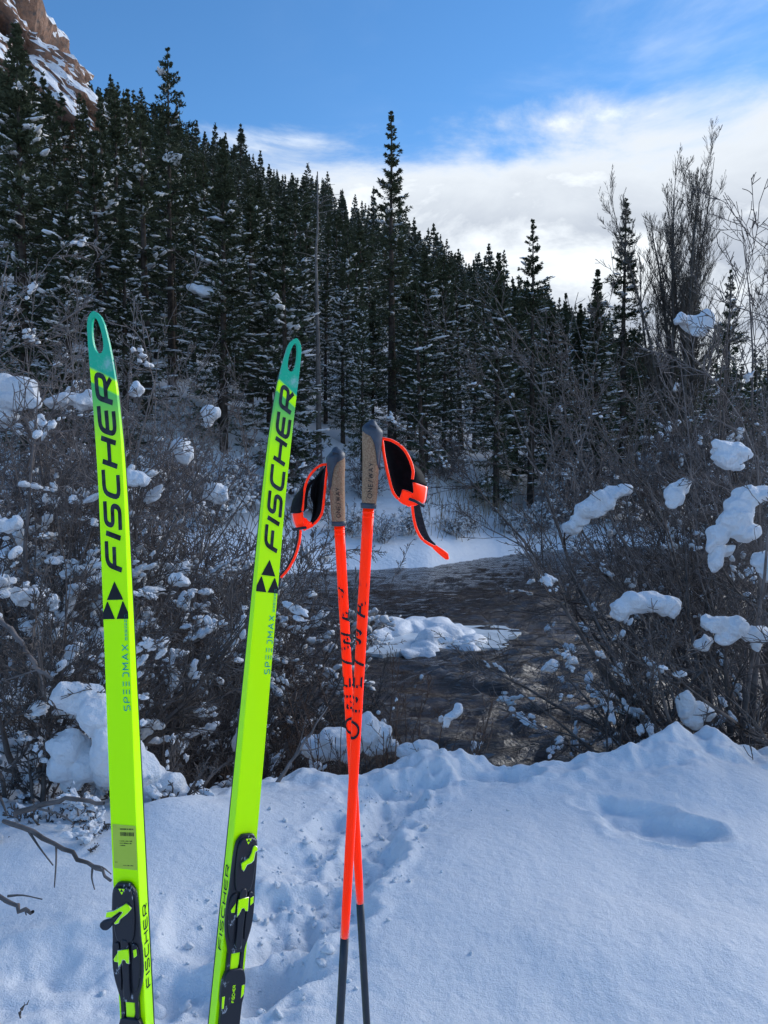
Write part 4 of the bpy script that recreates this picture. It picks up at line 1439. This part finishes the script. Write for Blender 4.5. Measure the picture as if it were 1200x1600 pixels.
def lettering(name, text, font, height, stretch, gap, weight, shear, length, place, m, parent, label=None, adv=None):
    """place(a, b, k): a runs along the text in metres from its start, b up the letters from the base line"""
    glyphs, x = [], 0.0
    for ch in text:
        w, st = SPEED_E if (font is SANS and text == 'SPEEDMAX' and ch == 'E') else font[ch]
        glyphs.append((x, st))
        x += w * stretch + gap
    total = x - gap
    sc = length / (total * height) if length else 1.0
    g = Geo()
    for x0, st in glyphs:
        for k, s in enumerate(st):
            P = np.array(s, float)
            P = np.stack([x0 + P[:, 0] * stretch + shear * P[:, 1], P[:, 1]], -1)
            V, F = stroke(P, weight)
            g.add(np.array([place(v[0] * height * sc, v[1] * height, k) for v in V]), F)
    return link(name, g.build(name, False, [m]), None, parent)


def ngon(pts, place):
    return np.array([place(a, b, 0) for a, b in pts]), np.arange(len(pts))[None]


def curve_solid(name, splines, half, bevel):
    """flat outlines (first filled, others holes) given thickness and a rounded edge"""
    cu = bpy.data.curves.new(name, 'CURVE')
    cu.dimensions = '2D'
    cu.fill_mode = 'BOTH'
    cu.extrude = half
    cu.bevel_depth = bevel
    cu.bevel_resolution = 1
    cu.offset = -bevel
    for sp_ in splines:
        s = cu.splines.new('POLY')
        s.points.add(len(sp_) - 1)
        for q, (a, b) in zip(s.points, sp_):
            q.co = (a, b, 0, 1)
        s.use_cyclic_u = True
    o_ = bpy.data.objects.new('tmp', cu)
    me = bpy.data.meshes.new_from_object(o_)
    me.name = name
    bpy.data.objects.remove(o_)
    return me


L_SKI = 1.87
S_BIND = .896


def ski_t(s):
    return np.interp(s, [0, .05, .2, .5, .75, .95, 1.2, 1.6, 1.87], [.0055, .006, .009, .0165, .023, .026, .025, .014, .006])


def ski_lift(s):
    return .026 * np.clip(1 - s / .34, 0, 1) ** 2


def hw_l(s):
    return np.interp(s, [0, .003, .010, .022, .05, .08, .12, .2, .5, 1.0, 1.8, 1.86, 1.87], [.0015, .006, .0115, .0150, .0180, .0200, .0213, .0222, .0222, .0222, .0217, .0205, .012])


def top_y(s):
    return -(ski_t(s) + ski_lift(s))


def smooth_poly(pts, n=3):
    """one pass of corner cutting for softer outlines"""
    p = np.array(pts, float)
    for _ in range(n - 2):
        q = np.roll(p, -1, axis=0)
        p = np.stack([.8 * p + .2 * q, .2 * p + .8 * q], 1).reshape(-1, 2)
    return [tuple(v) for v in p]


def make_ski(tip_px, tip_d, bind_px, yaw, label, side, lever_open, sticker):
    tip = atd(*tip_px, tip_d)
    lo, hi = tip_d * .5, tip_d * 1.6
    # the distance at which the binding's front stands S_BIND from the tip, nearer root
    best = min(np.linspace(tip_d - .22, tip_d + .12, 600), key=lambda d: abs(np.linalg.norm(atd(*bind_px, d) - tip) - (S_BIND - .006)) + .03 * abs(d - tip_d + .05))
    b = atd(*bind_px, best)
    az_ = norm(tip - b)
    n = np.array([math.sin(R(yaw)), -math.cos(R(yaw)), 0])
    ay = -norm(n - az_ * (n @ az_))
    axx = np.cross(ay, az_)
    org = tip - az_ * L_SKI
    root = empty('cross_country_ski', org, label, 'ski', 'pair of neon cross-country skis')
    root.matrix_world = Matrix([[axx[0], ay[0], az_[0], org[0]], [axx[1], ay[1], az_[1], org[1]], [axx[2], ay[2], az_[2], org[2]], [0, 0, 0, 1]])
    # body: outline with the slot in the tip
    ss = np.concatenate([[0, .0012, .003, .006, .010, .016, .022, .03, .04, .05, .06, .07, .08, .1, .12, .14, .17, .2], np.arange(.24, 1.84, .04), [1.845, 1.86, 1.868]])
    hl = hw_l(ss)
    hr = hw_l(ss) - side * 0
    skew = -side * .0038 * np.clip(1 - ss / .12, 0, 1) ** 1.3      # the tip is cut a little to one side
    outl = [(-a + k, L_SKI - s) for a, k, s in zip(hl, skew, ss)] + [(a + k, L_SKI - s) for a, k, s in zip(hr[::-1], skew[::-1], ss[::-1])]
    hole = []
    for a in np.linspace(0, 2 * PI, 28, endpoint=False):
        zz_ = .0375 + .0275 * math.cos(a)
        w_ = .0092 * abs(math.sin(a)) ** .8 * (1 if math.sin(a) > 0 else -1) * np.interp(zz_, [.010, .065], [.74, 1.12])
        hole.append((w_ - side * .0038 * max(0, 1 - zz_ / .12) ** 1.3, L_SKI - zz_))
    me = curve_solid('body', [outl, hole], .5, .0016)
    co = np.empty(len(me.vertices) * 3, np.float32)
    me.vertices.foreach_get('co', co)
    co = co.reshape(-1, 3)
    q = np.clip((co[:, 2] + .5016) / 1.0032, 0, 1)
    s = L_SKI - co[:, 1]
    rel = np.where(q > .999, 1.0, np.where(q > .99, .93, np.where(q < .001, 0, np.where(q < .01, .06, q))))
    new = np.stack([co[:, 0], -(ski_t(s) * rel + ski_lift(s)), co[:, 1]], -1)
    me.vertices.foreach_set('co', new.astype(np.float32).ravel())
    me.update()
    me.polygons.foreach_set('use_smooth', np.zeros(len(me.polygons), bool))
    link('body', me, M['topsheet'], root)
    # dark running base, a thin slab on the back
    g = Geo()
    s2 = np.concatenate([[.075], np.arange(.1, 1.86, .05), [1.865]])
    w2 = hw_l(s2) + .0004
    y2 = -ski_lift(s2)
    a_, c_ = np.stack([-w2, y2 + .0016, L_SKI - s2], -1), np.stack([w2, y2 + .0016, L_SKI - s2], -1)
    d_, e_ = a_ - [0, .0022, 0], c_ - [0, .0022, 0]
    k = len(s2)
    i = np.arange(k - 1)
    f4 = lambda p_, q_: np.stack([i + p_ * k, i + 1 + p_ * k, i + 1 + q_ * k, i + q_ * k], -1)
    g.add(np.concatenate([a_, c_, e_, d_]), [f4(0, 1), f4(1, 2), f4(2, 3), f4(3, 0)])
    link('running_base', g.build('running_base', False, [M['edge']]), None, root)

    def on_top(s0, u0, lift=.0005):
        # a towards the tip from distance s0, b towards -X (up the letters) from u0
        return lambda a, b_, k_: (u0 - b_, float(top_y(s0 - a)) - lift - .00006 * k_, L_SKI - (s0 - a))

    lettering('lettering', 'FISCHER', WIDE, .0250, 1.12, .40, .255, .30, .302, on_top(.408, .0135), M['ink_worn'], root)
    # emblem: three dark triangles that leave a light one between them
    T_ = on_top(.485, .0)
    g = Geo()
    w = .0218
    for pts in ([(.0335, 0), (.0585, 0)], ):
        pass
    hgt, gp = .0560, .0012
    mid = hgt * .52
    for tri in ([(mid + gp, -w * .66), (mid + gp, w * .66), (hgt + .004, 0)], [(0, -w), (0, -gp), (mid - gp, -w * .58), (mid * .94, -w * .66), (mid * .35, -w)], [(0, w), (0, gp), (mid - gp, w * .58), (mid * .94, w * .66), (mid * .35, w)]):
        V, F = ngon(tri, T_)
        g.add(V, F)
    link('emblem', g.build('emblem', False, [M['ink']]), None, root)
    lettering('model_lettering', 'SPEEDMAX', SANS, .0100, 1.0, .42, .15, 0, .103, on_top(.629, .0190), M['teal_ink'], root)
    g = Geo()
    rng = np.random.default_rng(4)
    for row in range(2):
        a = .110
        while a < .150:
            l_ = rng.uniform(.002, .006)
            T2 = on_top(.629, .0188 - row * .0026)
            V, F = ngon([(a, 0), (a + l_, 0), (a + l_, .0013), (a, .0013)], T2)
            g.add(V, F)
            a += l_ + .0012
    link('small_print', g.build('small_print', False, [M['teal_ink']]), None, root)
    # lettering on the side wall that faces the camera
    xs = side

    def on_side(s0):
        return lambda a, b_, k_: (xs * (float(hw_l(s0 - a)) + .0006 + .00005 * k_), -b_ - float(ski_lift(s0 - a)), L_SKI - (s0 - a))
    if side > 0:
        pl = on_side(1.070)
    else:
        pl0 = on_side(1.080)
        pl = lambda a, b_, k_: pl0(a, .026 - b_, k_)
    lettering('side_lettering', 'FISCHER', WIDE, .0115, 1.12, .40, .17, .0, .130, (lambda a, b_, k_: pl(a, b_ + (.0062), k_)), M['ink'], root)

    # ---------------- binding, laid out from its front edge
    TY = float(top_y(.95))
    zf = L_SKI - S_BIND

    def plate(name, pts, y0, th, bev, m, soft=True, parent=root, label=None):
        pts = [(u, zf - s) for u, s in pts]
        if soft:
            pts = smooth_poly(pts)
        me = curve_solid(name, [pts], max(th / 2 - bev, .0001), bev)
        c_ = np.empty(len(me.vertices) * 3, np.float32)
        me.vertices.foreach_get('co', c_)
        c_ = c_.reshape(-1, 3)
        me.vertices.foreach_set('co', np.stack([c_[:, 0], y0 - th / 2 - c_[:, 2], c_[:, 1]], -1).astype(np.float32).ravel())
        # the mapping mirrors the mesh, so turn the faces back
        me.flip_normals()
        me.update()
        o_ = link(name, me, m, parent)
        if label:
            o_['label'] = label
        return o_

    def loc(pts, y0=115, x0=392, sl=-.123, su=4900.0, s2=4955.0):
        return [((x - (x0 + sl * (y - y0))) / su, (y - y0) / s2) for x, y in pts]

    prof = [(.0, .0095), (.004, .0135), (.013, .0196), (.035, .0218), (.0575, .0228), (.09, .0232), (.104, .0250), (.138, .0252), (.155, .0228), (.1685, .0190), (.181, .0155), (.188, .0150)]
    out_ = [(-w, s) for s, w in prof] + [(w, s) for s, w in prof[::-1]]
    bind = plate('binding_plate', out_, TY + .0005, .0085, .002, M['black_plastic'])
    for sg in (-1, 1):
        plate('binding_rail', [(sg * .0150, .180), (sg * .0092, .180), (sg * .0092, .230), (sg * .0150, .230)], TY + .0005, .0075, .001, M['black_plastic'], False)
    plate('heel_plate', [(-.0150, .212), (.0150, .212), (.0200, .226), (.0212, .234), (.0208, .256), (.0180, .268), (.0180, .345), (-.0180, .345), (-.0180, .268), (-.0208, .256), (-.0212, .234), (-.0200, .226)],
          TY + .0005, .0105, .0018, M['black_plastic'])
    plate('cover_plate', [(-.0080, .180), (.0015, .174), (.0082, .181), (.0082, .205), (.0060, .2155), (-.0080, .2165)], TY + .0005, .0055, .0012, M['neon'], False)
    top1 = TY - .0080
    # raised spine and flanks that shape the toe piece
    plate('toe_cover', [(-.0125, .006), (.0125, .006), (.0175, .018), (.0185, .050), (.0165, .078), (.0120, .092), (-.0120, .092), (-.0165, .078), (-.0185, .050), (-.0175, .018)], top1, .0045, .0022, M['black_plastic'])
    plate('binding_spine', [(-.0060, .086), (.0060, .086), (.0070, .112), (.0052, .150), (.0060, .180), (-.0060, .180), (-.0052, .150), (-.0070, .112)], top1, .0060, .0018, M['black_plastic'])
    for sg in (-1, 1):
        plate('foot_rest', [(sg * .0092, .092), (sg * .0190, .094), (sg * .0232, .108), (sg * .0230, .140), (sg * .0165, .166), (sg * .0092, .168)], top1, .0032, .0012, M['black_plastic'])
    y3 = top1 - .0061
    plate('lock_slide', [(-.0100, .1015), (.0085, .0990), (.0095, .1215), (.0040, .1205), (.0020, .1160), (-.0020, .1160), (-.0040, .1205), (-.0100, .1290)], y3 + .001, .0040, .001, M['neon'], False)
    plate('side_pad', loc([(222, 700), (266, 648), (256, 722), (226, 720)]), top1 - .0031, .0014, .0004, M['neon'], False)
    plate('side_pad', loc([(398, 622), (426, 612), (424, 662), (394, 682)]), top1 - .0031, .0014, .0004, M['neon'], False)
    plate('heel_pad', [(-.0198, .250), (-.0150, .250), (-.0150, .268), (-.0185, .268)], TY - .0098, .0012, .0003, M['neon'], False)
    plate('heel_pad', [(.0140, .238), (.0190, .238), (.0190, .252), (.0140, .258)], TY - .0098, .0012, .0003, M['neon'], False)
    y4 = top1 - .0040
    if lever_open:
        lp = [((x - (325 + .075 * (y - 145))) / 5391, (y - 145) / 6342) for x, y in
              [(385, 320), (432, 370), (400, 420), (335, 480), (325, 520), (292, 535), (274, 518), (352, 408), (330, 405), (262, 468), (196, 474), (206, 412), (272, 400), (340, 352)]]
        lv = plate('lever', lp, y4, .0050, .0012, M['neon'], False)
        kp = [((x - (325 + .075 * (y - 145))) / 5391, (y - 145) / 6342) for x, y in
              [(345, 415), (300, 470), (272, 520), (255, 560), (225, 590), (185, 588), (158, 560), (156, 525), (178, 500), (225, 480), (275, 470), (320, 425)]]
        plate('lever_knob', kp, y4 - .0008, .0072, .0020, M['black_clean'], True, lv)
    else:
        plate('lever', loc([(432, 203), (452, 207), (463, 230), (458, 250), (440, 255), (425, 320), (400, 342), (362, 352), (330, 402), (312, 380), (310, 335), (380, 298), (402, 262), (418, 215)]), y4, .0055, .0014, M['neon'], False)
    g = Geo()
    for cu, cs in ((-.0028, .0088), (.0028, .0088), (0, .0137)):
        r_ = .0026
        g.add(np.array([(cu - r_, top1 - .0048, zf - cs + r_ * .8), (cu + r_, top1 - .0048, zf - cs + r_ * .8), (cu, top1 - .0048, zf - cs - r_ * .9)]), np.array([[0, 1, 2]]))
    link('binding_emblem', g.build('binding_emblem', False, [M['neon']]), None, root)
    lettering('heel_lettering', 'FISCHER', WIDE, .0042, 1.1, .4, .24, 0, .026, lambda a, b_, k_: (.0025 - b_, TY - .0103 - .00004 * k_, zf - .262 + a), M['neon'], root)
    if sticker:
        s0, s1, u0, u1 = .8075, .877, -.0190, .0212
        st = Geo()
        P_ = lambda u, s, k_=0: (u, float(top_y(s)) - .0005 - .0002 * k_, L_SKI - s)
        V = np.array([P_(u0, s0), P_(u1, s0 + .0022), P_(u1, s1 + .0022), P_(u0, s1)])
        st.add(V, np.array([[0, 1, 2, 3]]))
        stk = link('sticker', st.build('sticker', False, [M['sticker']]), None, root)
        pr = Geo()
        rng = np.random.default_rng(8)

        def bar(ua, ub, sa, sb):
            pr.add(np.array([P_(ua, sa, 1), P_(ub, sa, 1), P_(ub, sb, 1), P_(ua, sb, 1)]), np.array([[0, 1, 2, 3]]))

        def words(ua, ub, sa, hh):
            u = ua
            while u < ub:
                l_ = rng.uniform(.0006, .0014)
                bar(u, min(u + l_, ub), sa + rng.uniform(0, .0004), sa + hh)
                u += l_ + rng.choice([.0003, .0003, .0012])
        words(-.0060, .0180, s0 + .0065, .0022)
        u = -.0060
        while u < .0180:
            l_ = rng.uniform(.0003, .0013)
            bar(u, u + l_, s0 + .0125, s0 + .0185)
            u += l_ + rng.uniform(.0003, .0009)
        for k, e in ((0, .014), (1, .013), (2, .002)):
            words(-.0072, e, s0 + .0255 + k * .0035, .0017)
        words(-.0030, .0150, s0 + .0640, .0013)
        words(-.0160, -.0130, s0 + .0590, .0018)
        link('print', pr.build('print', False, [M['ink']]), None, stk)
    return root


make_ski((166, 493), 1.24, (209, 1358), -11, 'leftmost, nearer neon yellow ski with a sticker above its binding and an open lever', +1, True, True)
make_ski((449, 535), 1.50, (375, 1290), 34, 'right-hand neon yellow ski with its binding lever closed and no sticker', -1, False, False)

# ------------------------------------------------------------------ poles
def cat_rom(P, n):
    P = np.array(P, float)
    Q = np.vstack([2 * P[0] - P[1], P, 2 * P[-1] - P[-2]])
    o_ = []
    for t_ in np.linspace(0, len(P) - 1 - 1e-9, n):
        i = int(t_)
        f = t_ - i
        a, b, c, d = Q[i:i + 4]
        o_.append(.5 * ((2 * b) + (-a + c) * f + (2 * a - 5 * b + 4 * c - d) * f * f + (-a + 3 * b - 3 * c + d) * f ** 3))
    return np.array(o_)


def make_pole(top_px, top_d, low_px, low_d, split_px, label, ts, cork_px, strap):
    """ts: +1 when the grip's rubber spine and strap are on the right"""
    a, b = atd(*top_px, top_d), atd(*low_px, low_d)
    az_ = norm(a - b)
    n = norm(CAM - (a + b) / 2)
    ay = -norm(n - az_ * (n @ az_))
    axx = np.cross(ay, az_)
    Ltot = 1.55
    # the pole reaches down into the snow
    tlen = 0.0
    for k in range(400):
        p = a - az_ * (.6 + k * .004)
        tlen = .6 + k * .004
        if p[2] < gz(p[0], p[1]) - .06:
            break
    org = a - az_ * tlen
    mw = Matrix([[axx[0], ay[0], az_[0], org[0]], [axx[1], ay[1], az_[1], org[1]], [axx[2], ay[2], az_[2], org[2]], [0, 0, 0, 1]])
    root = empty('ski_pole', org, label, 'ski pole', 'pair of neon orange ski poles')
    root.matrix_world = mw
    inv = mw.inverted()

    def lc(px, py, dy=0.0):
        """point of the pole's own plane (plus dy away from the camera) seen at px, py"""
        d = ray(px, py)
        nrm = ay
        t_ = ((a - CAM) @ nrm) / (d @ nrm)
        v = inv @ Vector(CAM + d * t_)
        return np.array([v.x, v.y + dy, v.z])

    zs = lc(*split_px)[2]
    z_c0 = lc(*cork_px[0])[2]              # bottom of the cork
    z_top = tlen
    rad = lambda z: np.interp(z, [0, zs, z_c0], [.0046, .0066, .0083])
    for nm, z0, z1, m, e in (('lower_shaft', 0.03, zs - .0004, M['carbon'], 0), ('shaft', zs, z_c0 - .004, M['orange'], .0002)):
        zz = np.linspace(z0, z1, 14)
        P = np.stack([np.zeros(14), np.zeros(14), zz], -1)
        rr_ = rad(zz) + e
        g = Geo()
        P = np.vstack([P, P[-1:], ])
        rr_ = np.append(rr_, .0003)
        P[-1, 2] += .0002
        P = np.vstack([P[:1] - [0, 0, .0002], P])
        rr_ = np.insert(rr_, 0, .0003)
        g.tube(P, rr_, 28)
        link(nm, g.build(nm, True, [m]), None, root)
    # basket and tip in the snow
    g = Geo()
    P = np.array([[0, 0, z] for z in (-.02, .0, .03, .05)])
    g.tube(P, [.001, .004, .006, .0048], 12)
    P = np.array([[0, 0, z] for z in (.030, .034, .037)])
    g.tube(P, [.006, .032, .006], 16)
    link('basket', g.build('basket', True, [M['black_clean']]), None, root)
    # grooved collar under the grip
    g = Geo()
    for k in range(2):
        zc = z_c0 - .014 - k * .007
        P = np.array([[0, 0, zc - .0012], [0, 0, zc], [0, 0, zc + .0012]])
        g.tube(P, [.0084, .0090, .0084], 28)
    P = np.array([[0, 0, z_c0 - .0085], [0, 0, z_c0 - .008], [0, 0, z_c0 - .001], [0, 0, z_c0 + .001]])
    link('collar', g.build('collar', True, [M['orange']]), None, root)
    g = Geo()
    g.tube(P, [.0085, .0116, .0122, .0090], 28)
    link('grip_ring', g.build('grip_ring', True, [M['navy']]), None, root)
    # cork body, slightly bent, wider at the top
    H = z_top - z_c0
    N, K = 18, 28
    tt = np.linspace(0, 1, N)
    cx = -ts * (.0045 * tt ** 2.2 - .0006)
    rx = np.interp(tt, [0, .08, .35, .6, .8, .93, 1], [.0108, .0115, .0122, .0124, .0134, .0120, .006])
    ry = rx * 1.25
    aa = np.arange(K) * 2 * PI / K

    def body(rxx, ryy, cxx, ttt, lo=None, hi=None, amp=1.0):
        V = []
        for k in range(len(ttt)):
            if lo is None:
                ang = aa
            else:
                ang = np.linspace(lo[k], hi[k], K)
            V.append(np.stack([cxx[k] + rxx[k] * np.cos(ang), ryy[k] * np.sin(ang), np.full(K, z_c0 + ttt[k] * H)], -1))
        return np.array(V)
    V = body(rx, ry, cx, tt)
    ii_ = np.arange(N * K).reshape(N, K)
    F = np.stack([ii_[:-1], np.roll(ii_[:-1], -1, 1), np.roll(ii_[1:], -1, 1), ii_[1:]], -1).reshape(-1, 4)
    link('cork_grip', mesh('cork_grip', V.reshape(-1, 3), F, True, [M['cork']]), None, root)
    # rubber cap with a spine running down on the strap side
    t2 = np.linspace(.42, 1.04, 22)
    half_a = np.interp(t2, [.42, .50, .62, .74, .84, .90, 1.04], [.25, .75, .95, 1.25, 1.75, PI, PI])
    mid_a = 0 if ts > 0 else PI
    gx_ = np.interp(t2, tt, rx) * 1.09 + np.interp(t2, [.42, .5, .84, .93, 1.0, 1.04], [-.002, .0008, .0016, .0035, .0015, -.005])
    gx_ = np.maximum(gx_, .004)
    gy_ = gx_ * 1.18
    c2 = np.interp(t2, tt, cx) + ts * np.interp(t2, [.42, .7, .9, 1.04], [0, .0006, .0026, .0040])
    V = body(gx_, gy_, c2, t2, mid_a - half_a, mid_a + half_a)
    # tilt the crown of the cap
    V[..., 2] += (V[..., 0] - c2[:, None]) * ts * np.interp(t2, [.42, .85, 1.04], [0, 0, -.45])[:, None] * .8
    # close the edges towards the cork
    inn = body(gx_ * .80, gy_ * .80, c2, t2, mid_a - half_a, mid_a + half_a)
    inn[..., 2] += (inn[..., 0] - c2[:, None]) * ts * np.interp(t2, [.42, .85, 1.04], [0, 0, -.45])[:, None] * .8
    n2 = len(t2)
    A2 = np.arange(n2 * K).reshape(n2, K)
    B2 = A2 + n2 * K
    q = lambda a_, b_, c_, d_: np.stack([a_, b_, c_, d_], -1).reshape(-1, 4)
    Fs = [q(A2[:-1, :-1], A2[:-1, 1:], A2[1:, 1:], A2[1:, :-1]), q(A2[:-1, 0], A2[1:, 0], B2[1:, 0], B2[:-1, 0]), q(A2[:-1, -1], B2[:-1, -1], B2[1:, -1], A2[1:, -1]),
          q(A2[0, :-1], B2[0, :-1], B2[0, 1:], A2[0, 1:])]
    Vc = np.concatenate([V.reshape(-1, 3), inn.reshape(-1, 3), V[-1].mean(0)[None] + [[0, 0, .0016]]])
    tipf = np.stack([A2[-1, :-1], A2[-1, 1:], np.full(K - 1, len(Vc) - 1)], -1)
    link('grip_cap', mesh('grip_cap', Vc, Fs + [tipf], True, [M['navy']]), None, root)
    # small buckle window on the cap
    zt = z_c0 + .955 * H
    g = Geo()
    xw = float(np.interp(.95, t2, c2))
    yw = -float(np.interp(.95, t2, gy_)) - .0004
    g.add(np.array([(xw - .0045, yw, zt - .003), (xw + .0050, yw, zt - .0055), (xw + .0050, yw, zt + .000), (xw - .0045, yw, zt + .003)]), np.array([[0, 1, 2, 3]]))
    link('cap_slot', g.build('cap_slot', False, [M['black_clean']]), None, root)

    # print on the cork and around the shaft, reading upwards
    def wrap(z0, ang0, rfun, cfun=None):
        return lambda a_, b_, k_: ((cfun(z0 + a_) if cfun else 0) + (rfun(z0 + a_)[0] + .0005 + .00004 * k_) * math.sin(ang0 - b_ / rfun(z0 + a_)[0]),
                                   -(rfun(z0 + a_)[1] + .0005 + .00004 * k_) * math.cos(ang0 - b_ / rfun(z0 + a_)[0]), z0 + a_)
    rf = lambda z: (float(np.interp((z - z_c0) / H, tt, rx)), float(np.interp((z - z_c0) / H, tt, ry)))
    cf = lambda z: float(np.interp((z - z_c0) / H, tt, cx))
    zt0 = lc(*cork_px[1])[2]
    ln_ = lc(*cork_px[2])[2] - zt0
    lettering('grip_lettering', 'ONE/WAY', SANS, .0062, 1.0, .38, .14, 0, ln_, wrap(zt0, .30, rf, cf), M['ink'], root)
    z0 = lc(*strap['text'][0])[2]
    ln_ = lc(*strap['text'][1])[2] - z0
    sf = lambda z: (float(rad(z)) + .0002,) * 2
    lettering('shaft_lettering', 'ONE/WAY', SANS, .0235, .85, .55, .15, 0, ln_, wrap(z0, strap['ang'], sf), M['ink'], root)

    # ---------------- strap: neoprene cuff, orange piping, buckle, tail
    st = link('strap', mesh('strap', *strap_panel(lc, strap['cuff']), True, [M['neoprene']]), None, root)
    so = st.modifiers.new('cloth', 'SOLIDIFY')
    so.thickness = .003
    for k, path in enumerate(strap['piping']):
        g = Geo()
        P = cat_rom([lc(*p) for p in path], 24)
        g.tube(P, np.full(24, .0021), 8)
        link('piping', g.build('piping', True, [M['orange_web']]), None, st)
    for pan in strap['pads']:
        o_ = link('pad', mesh('pad', *strap_panel(lc, pan), True, [M['neoprene']]), None, st)
        o_.modifiers.new('cloth', 'SOLIDIFY').thickness = .003
    for pan in strap['patch']:
        o_ = link('patch', mesh('patch', *strap_panel(lc, pan), True, [M['orange_web']]), None, st)
        o_.modifiers.new('cloth', 'SOLIDIFY').thickness = .0028
    g = Geo()
    P = np.array([lc(*p) for p in strap['buckle']])
    g.tube(cat_rom(P, 8), np.full(8, .0024), 8)
    link('buckle', g.build('buckle', True, [M['black_clean']]), None, st)
    for nm, pan, m in strap['tail']:
        o_ = link(nm, mesh(nm, *strap_panel(lc, pan), True, [m]), None, st)
        o_.modifiers.new('cloth', 'SOLIDIFY').thickness = .0022
    return root


def strap_panel(lc, pan):
    """cloth between two edges A and B (photo pixels and a distance back), bulging by k metres"""
    A_, B_, bul = pan
    n, m = 16, 7
    A3, B3 = cat_rom([lc(*p) for p in A_], n), cat_rom([lc(*p) for p in B_], n)
    f = np.linspace(0, 1, m)
    V = A3[:, None] * (1 - f)[None, :, None] + B3[:, None] * f[None, :, None]
    e = np.sin(np.linspace(0, PI, n)) ** .6
    V[..., 1] += bul * (4 * f * (1 - f))[None] * e[:, None]
    i = np.arange(n * m).reshape(n, m)
    return V.reshape(-1, 3), np.stack([i[:-1, :-1], i[1:, :-1], i[1:, 1:], i[:-1, 1:]], -1).reshape(-1, 4)


def cz(x, y, d=0.0):                    # coordinates read off an enlarged view of the grips
    return (430 + x / 4.138, 640 + y / 4.138, d)


RS = dict(
    text=[(555.5, 1152), (577, 903)], ang=.50,
    cuff=([cz(690, 186, .0), cz(712, 320, .004), cz(738, 440, .006), cz(778, 545, .006), cz(835, 590, .004)],
          [cz(692, 184, .004), cz(800, 235, .02), cz(880, 330, .03), cz(945, 395, .032), cz(978, 490, .028)], .030),
    piping=[[cz(690, 185), cz(705, 300), cz(732, 430), cz(765, 540), cz(820, 595), cz(872, 622)],
            [cz(690, 185), cz(760, 204, -.004), cz(828, 255, -.008), cz(868, 325, -.012), cz(888, 395, -.014), cz(884, 450, -.014)],
            [cz(884, 612, -.004), cz(896, 700), cz(915, 775), cz(955, 842), cz(1030, 890)]],
    pads=[([cz(872, 330, -.012), cz(890, 395, -.014), cz(888, 478, -.014)], [cz(905, 352, .024), cz(960, 410, .026), cz(985, 490, .010)], -.010)],
    patch=[([cz(893, 470, -.016), cz(890, 530, -.016), cz(880, 585, -.012), cz(868, 625, -.006)], [cz(986, 500, .004), cz(980, 550, .002), cz(968, 598, .0), cz(935, 622, .0)], -.006),
           ([cz(820, 518, -.006), cz(812, 560, -.006), cz(800, 590, -.004)], [cz(885, 548, -.016), cz(882, 590, -.012), cz(868, 625, -.006)], .004)],
    buckle=[cz(858, 574, -.020), cz(905, 592, -.020), cz(958, 622, -.014)],
    tail=[('strap_tail', ([cz(884, 600, -.006), cz(898, 700), cz(918, 775), cz(957, 840), cz(1025, 888)], [cz(930, 620, -.006), cz(952, 690, .004), cz(972, 765, .006), cz(1000, 830, .006), cz(1040, 872, .004)], .003), M['webbing']),
          ('tail_tip', ([cz(1022, 892, -.001), cz(1065, 930, -.001), cz(1105, 962, -.001), cz(1118, 958, -.001)], [cz(1040, 876, .003), cz(1080, 905, .003), cz(1115, 932, .003), cz(1122, 945, .003)], .002), M['orange_web'])])
LS = dict(
    text=[(548, 1143), (533, 917)], ang=1.95,
    cuff=([cz(338, 360, 0), cz(326, 450, .004), cz(314, 580, .006), cz(300, 670, .006), cz(262, 738, .004), cz(205, 772, .0)],
          [cz(334, 358, .006), cz(268, 425, .022), cz(235, 480, .030), cz(222, 560, .030), cz(240, 620, .028), cz(236, 700, .022)], .022),
    piping=[[cz(340, 352), cz(328, 450), cz(315, 580), cz(300, 675), cz(250, 742), cz(182, 778)],
            [cz(340, 352), cz(290, 362, -.004), cz(240, 405, -.008), cz(205, 465, -.012), cz(186, 550, -.014), cz(178, 650, -.014)],
            [cz(165, 780, .0), cz(155, 860), cz(128, 950), cz(85, 1030), cz(38, 1085)]],
    pads=[([cz(200, 475, -.012), cz(186, 560, -.014), cz(174, 662, -.014)], [cz(172, 520, .02), cz(120, 590, .024), cz(106, 672, .012)], -.010),
          ([cz(246, 448, .020), cz(212, 500, .026), cz(196, 560, .026), cz(190, 640, .02)], [cz(205, 480, -.008), cz(190, 545, -.012), cz(182, 600, -.013), cz(178, 655, -.013)], .004)],
    patch=[([cz(104, 675, .006), cz(116, 722, .0), cz(135, 770, .0)], [cz(176, 655, -.016), cz(188, 712, -.014), cz(186, 772, -.006)], -.006),
           ([cz(186, 690, -.010), cz(188, 730, -.010), cz(180, 778, -.004)], [cz(212, 735, -.006), cz(238, 742, -.004), cz(222, 762, -.002)], .002)],
    buckle=[cz(118, 772, -.012), cz(150, 765, -.014), cz(204, 758, -.012)],
    tail=[('strap_tail', ([cz(150, 782, -.002), cz(142, 860), cz(117, 950), cz(75, 1030), cz(30, 1082)], [cz(160, 782, .022), cz(150, 860, .022), cz(124, 950, .022), cz(81, 1030, .022), cz(35, 1084, .022)], .0), M['webbing'])])

make_pole((583, 662), 1.15, (531, 1600), 1.19, (541.5, 1464), 'orange ski pole whose grip is on the right, crossing in front of the other one', +1,
          [(581, 786), (584, 778), (587, 724)], RS)
make_pole((523.5, 704), 1.26, (573, 1600), 1.33, (563, 1410), 'orange ski pole whose grip is on the left, with its strap hanging toward the ski', -1,
          [(527, 814), (525, 808), (522, 762)], LS)
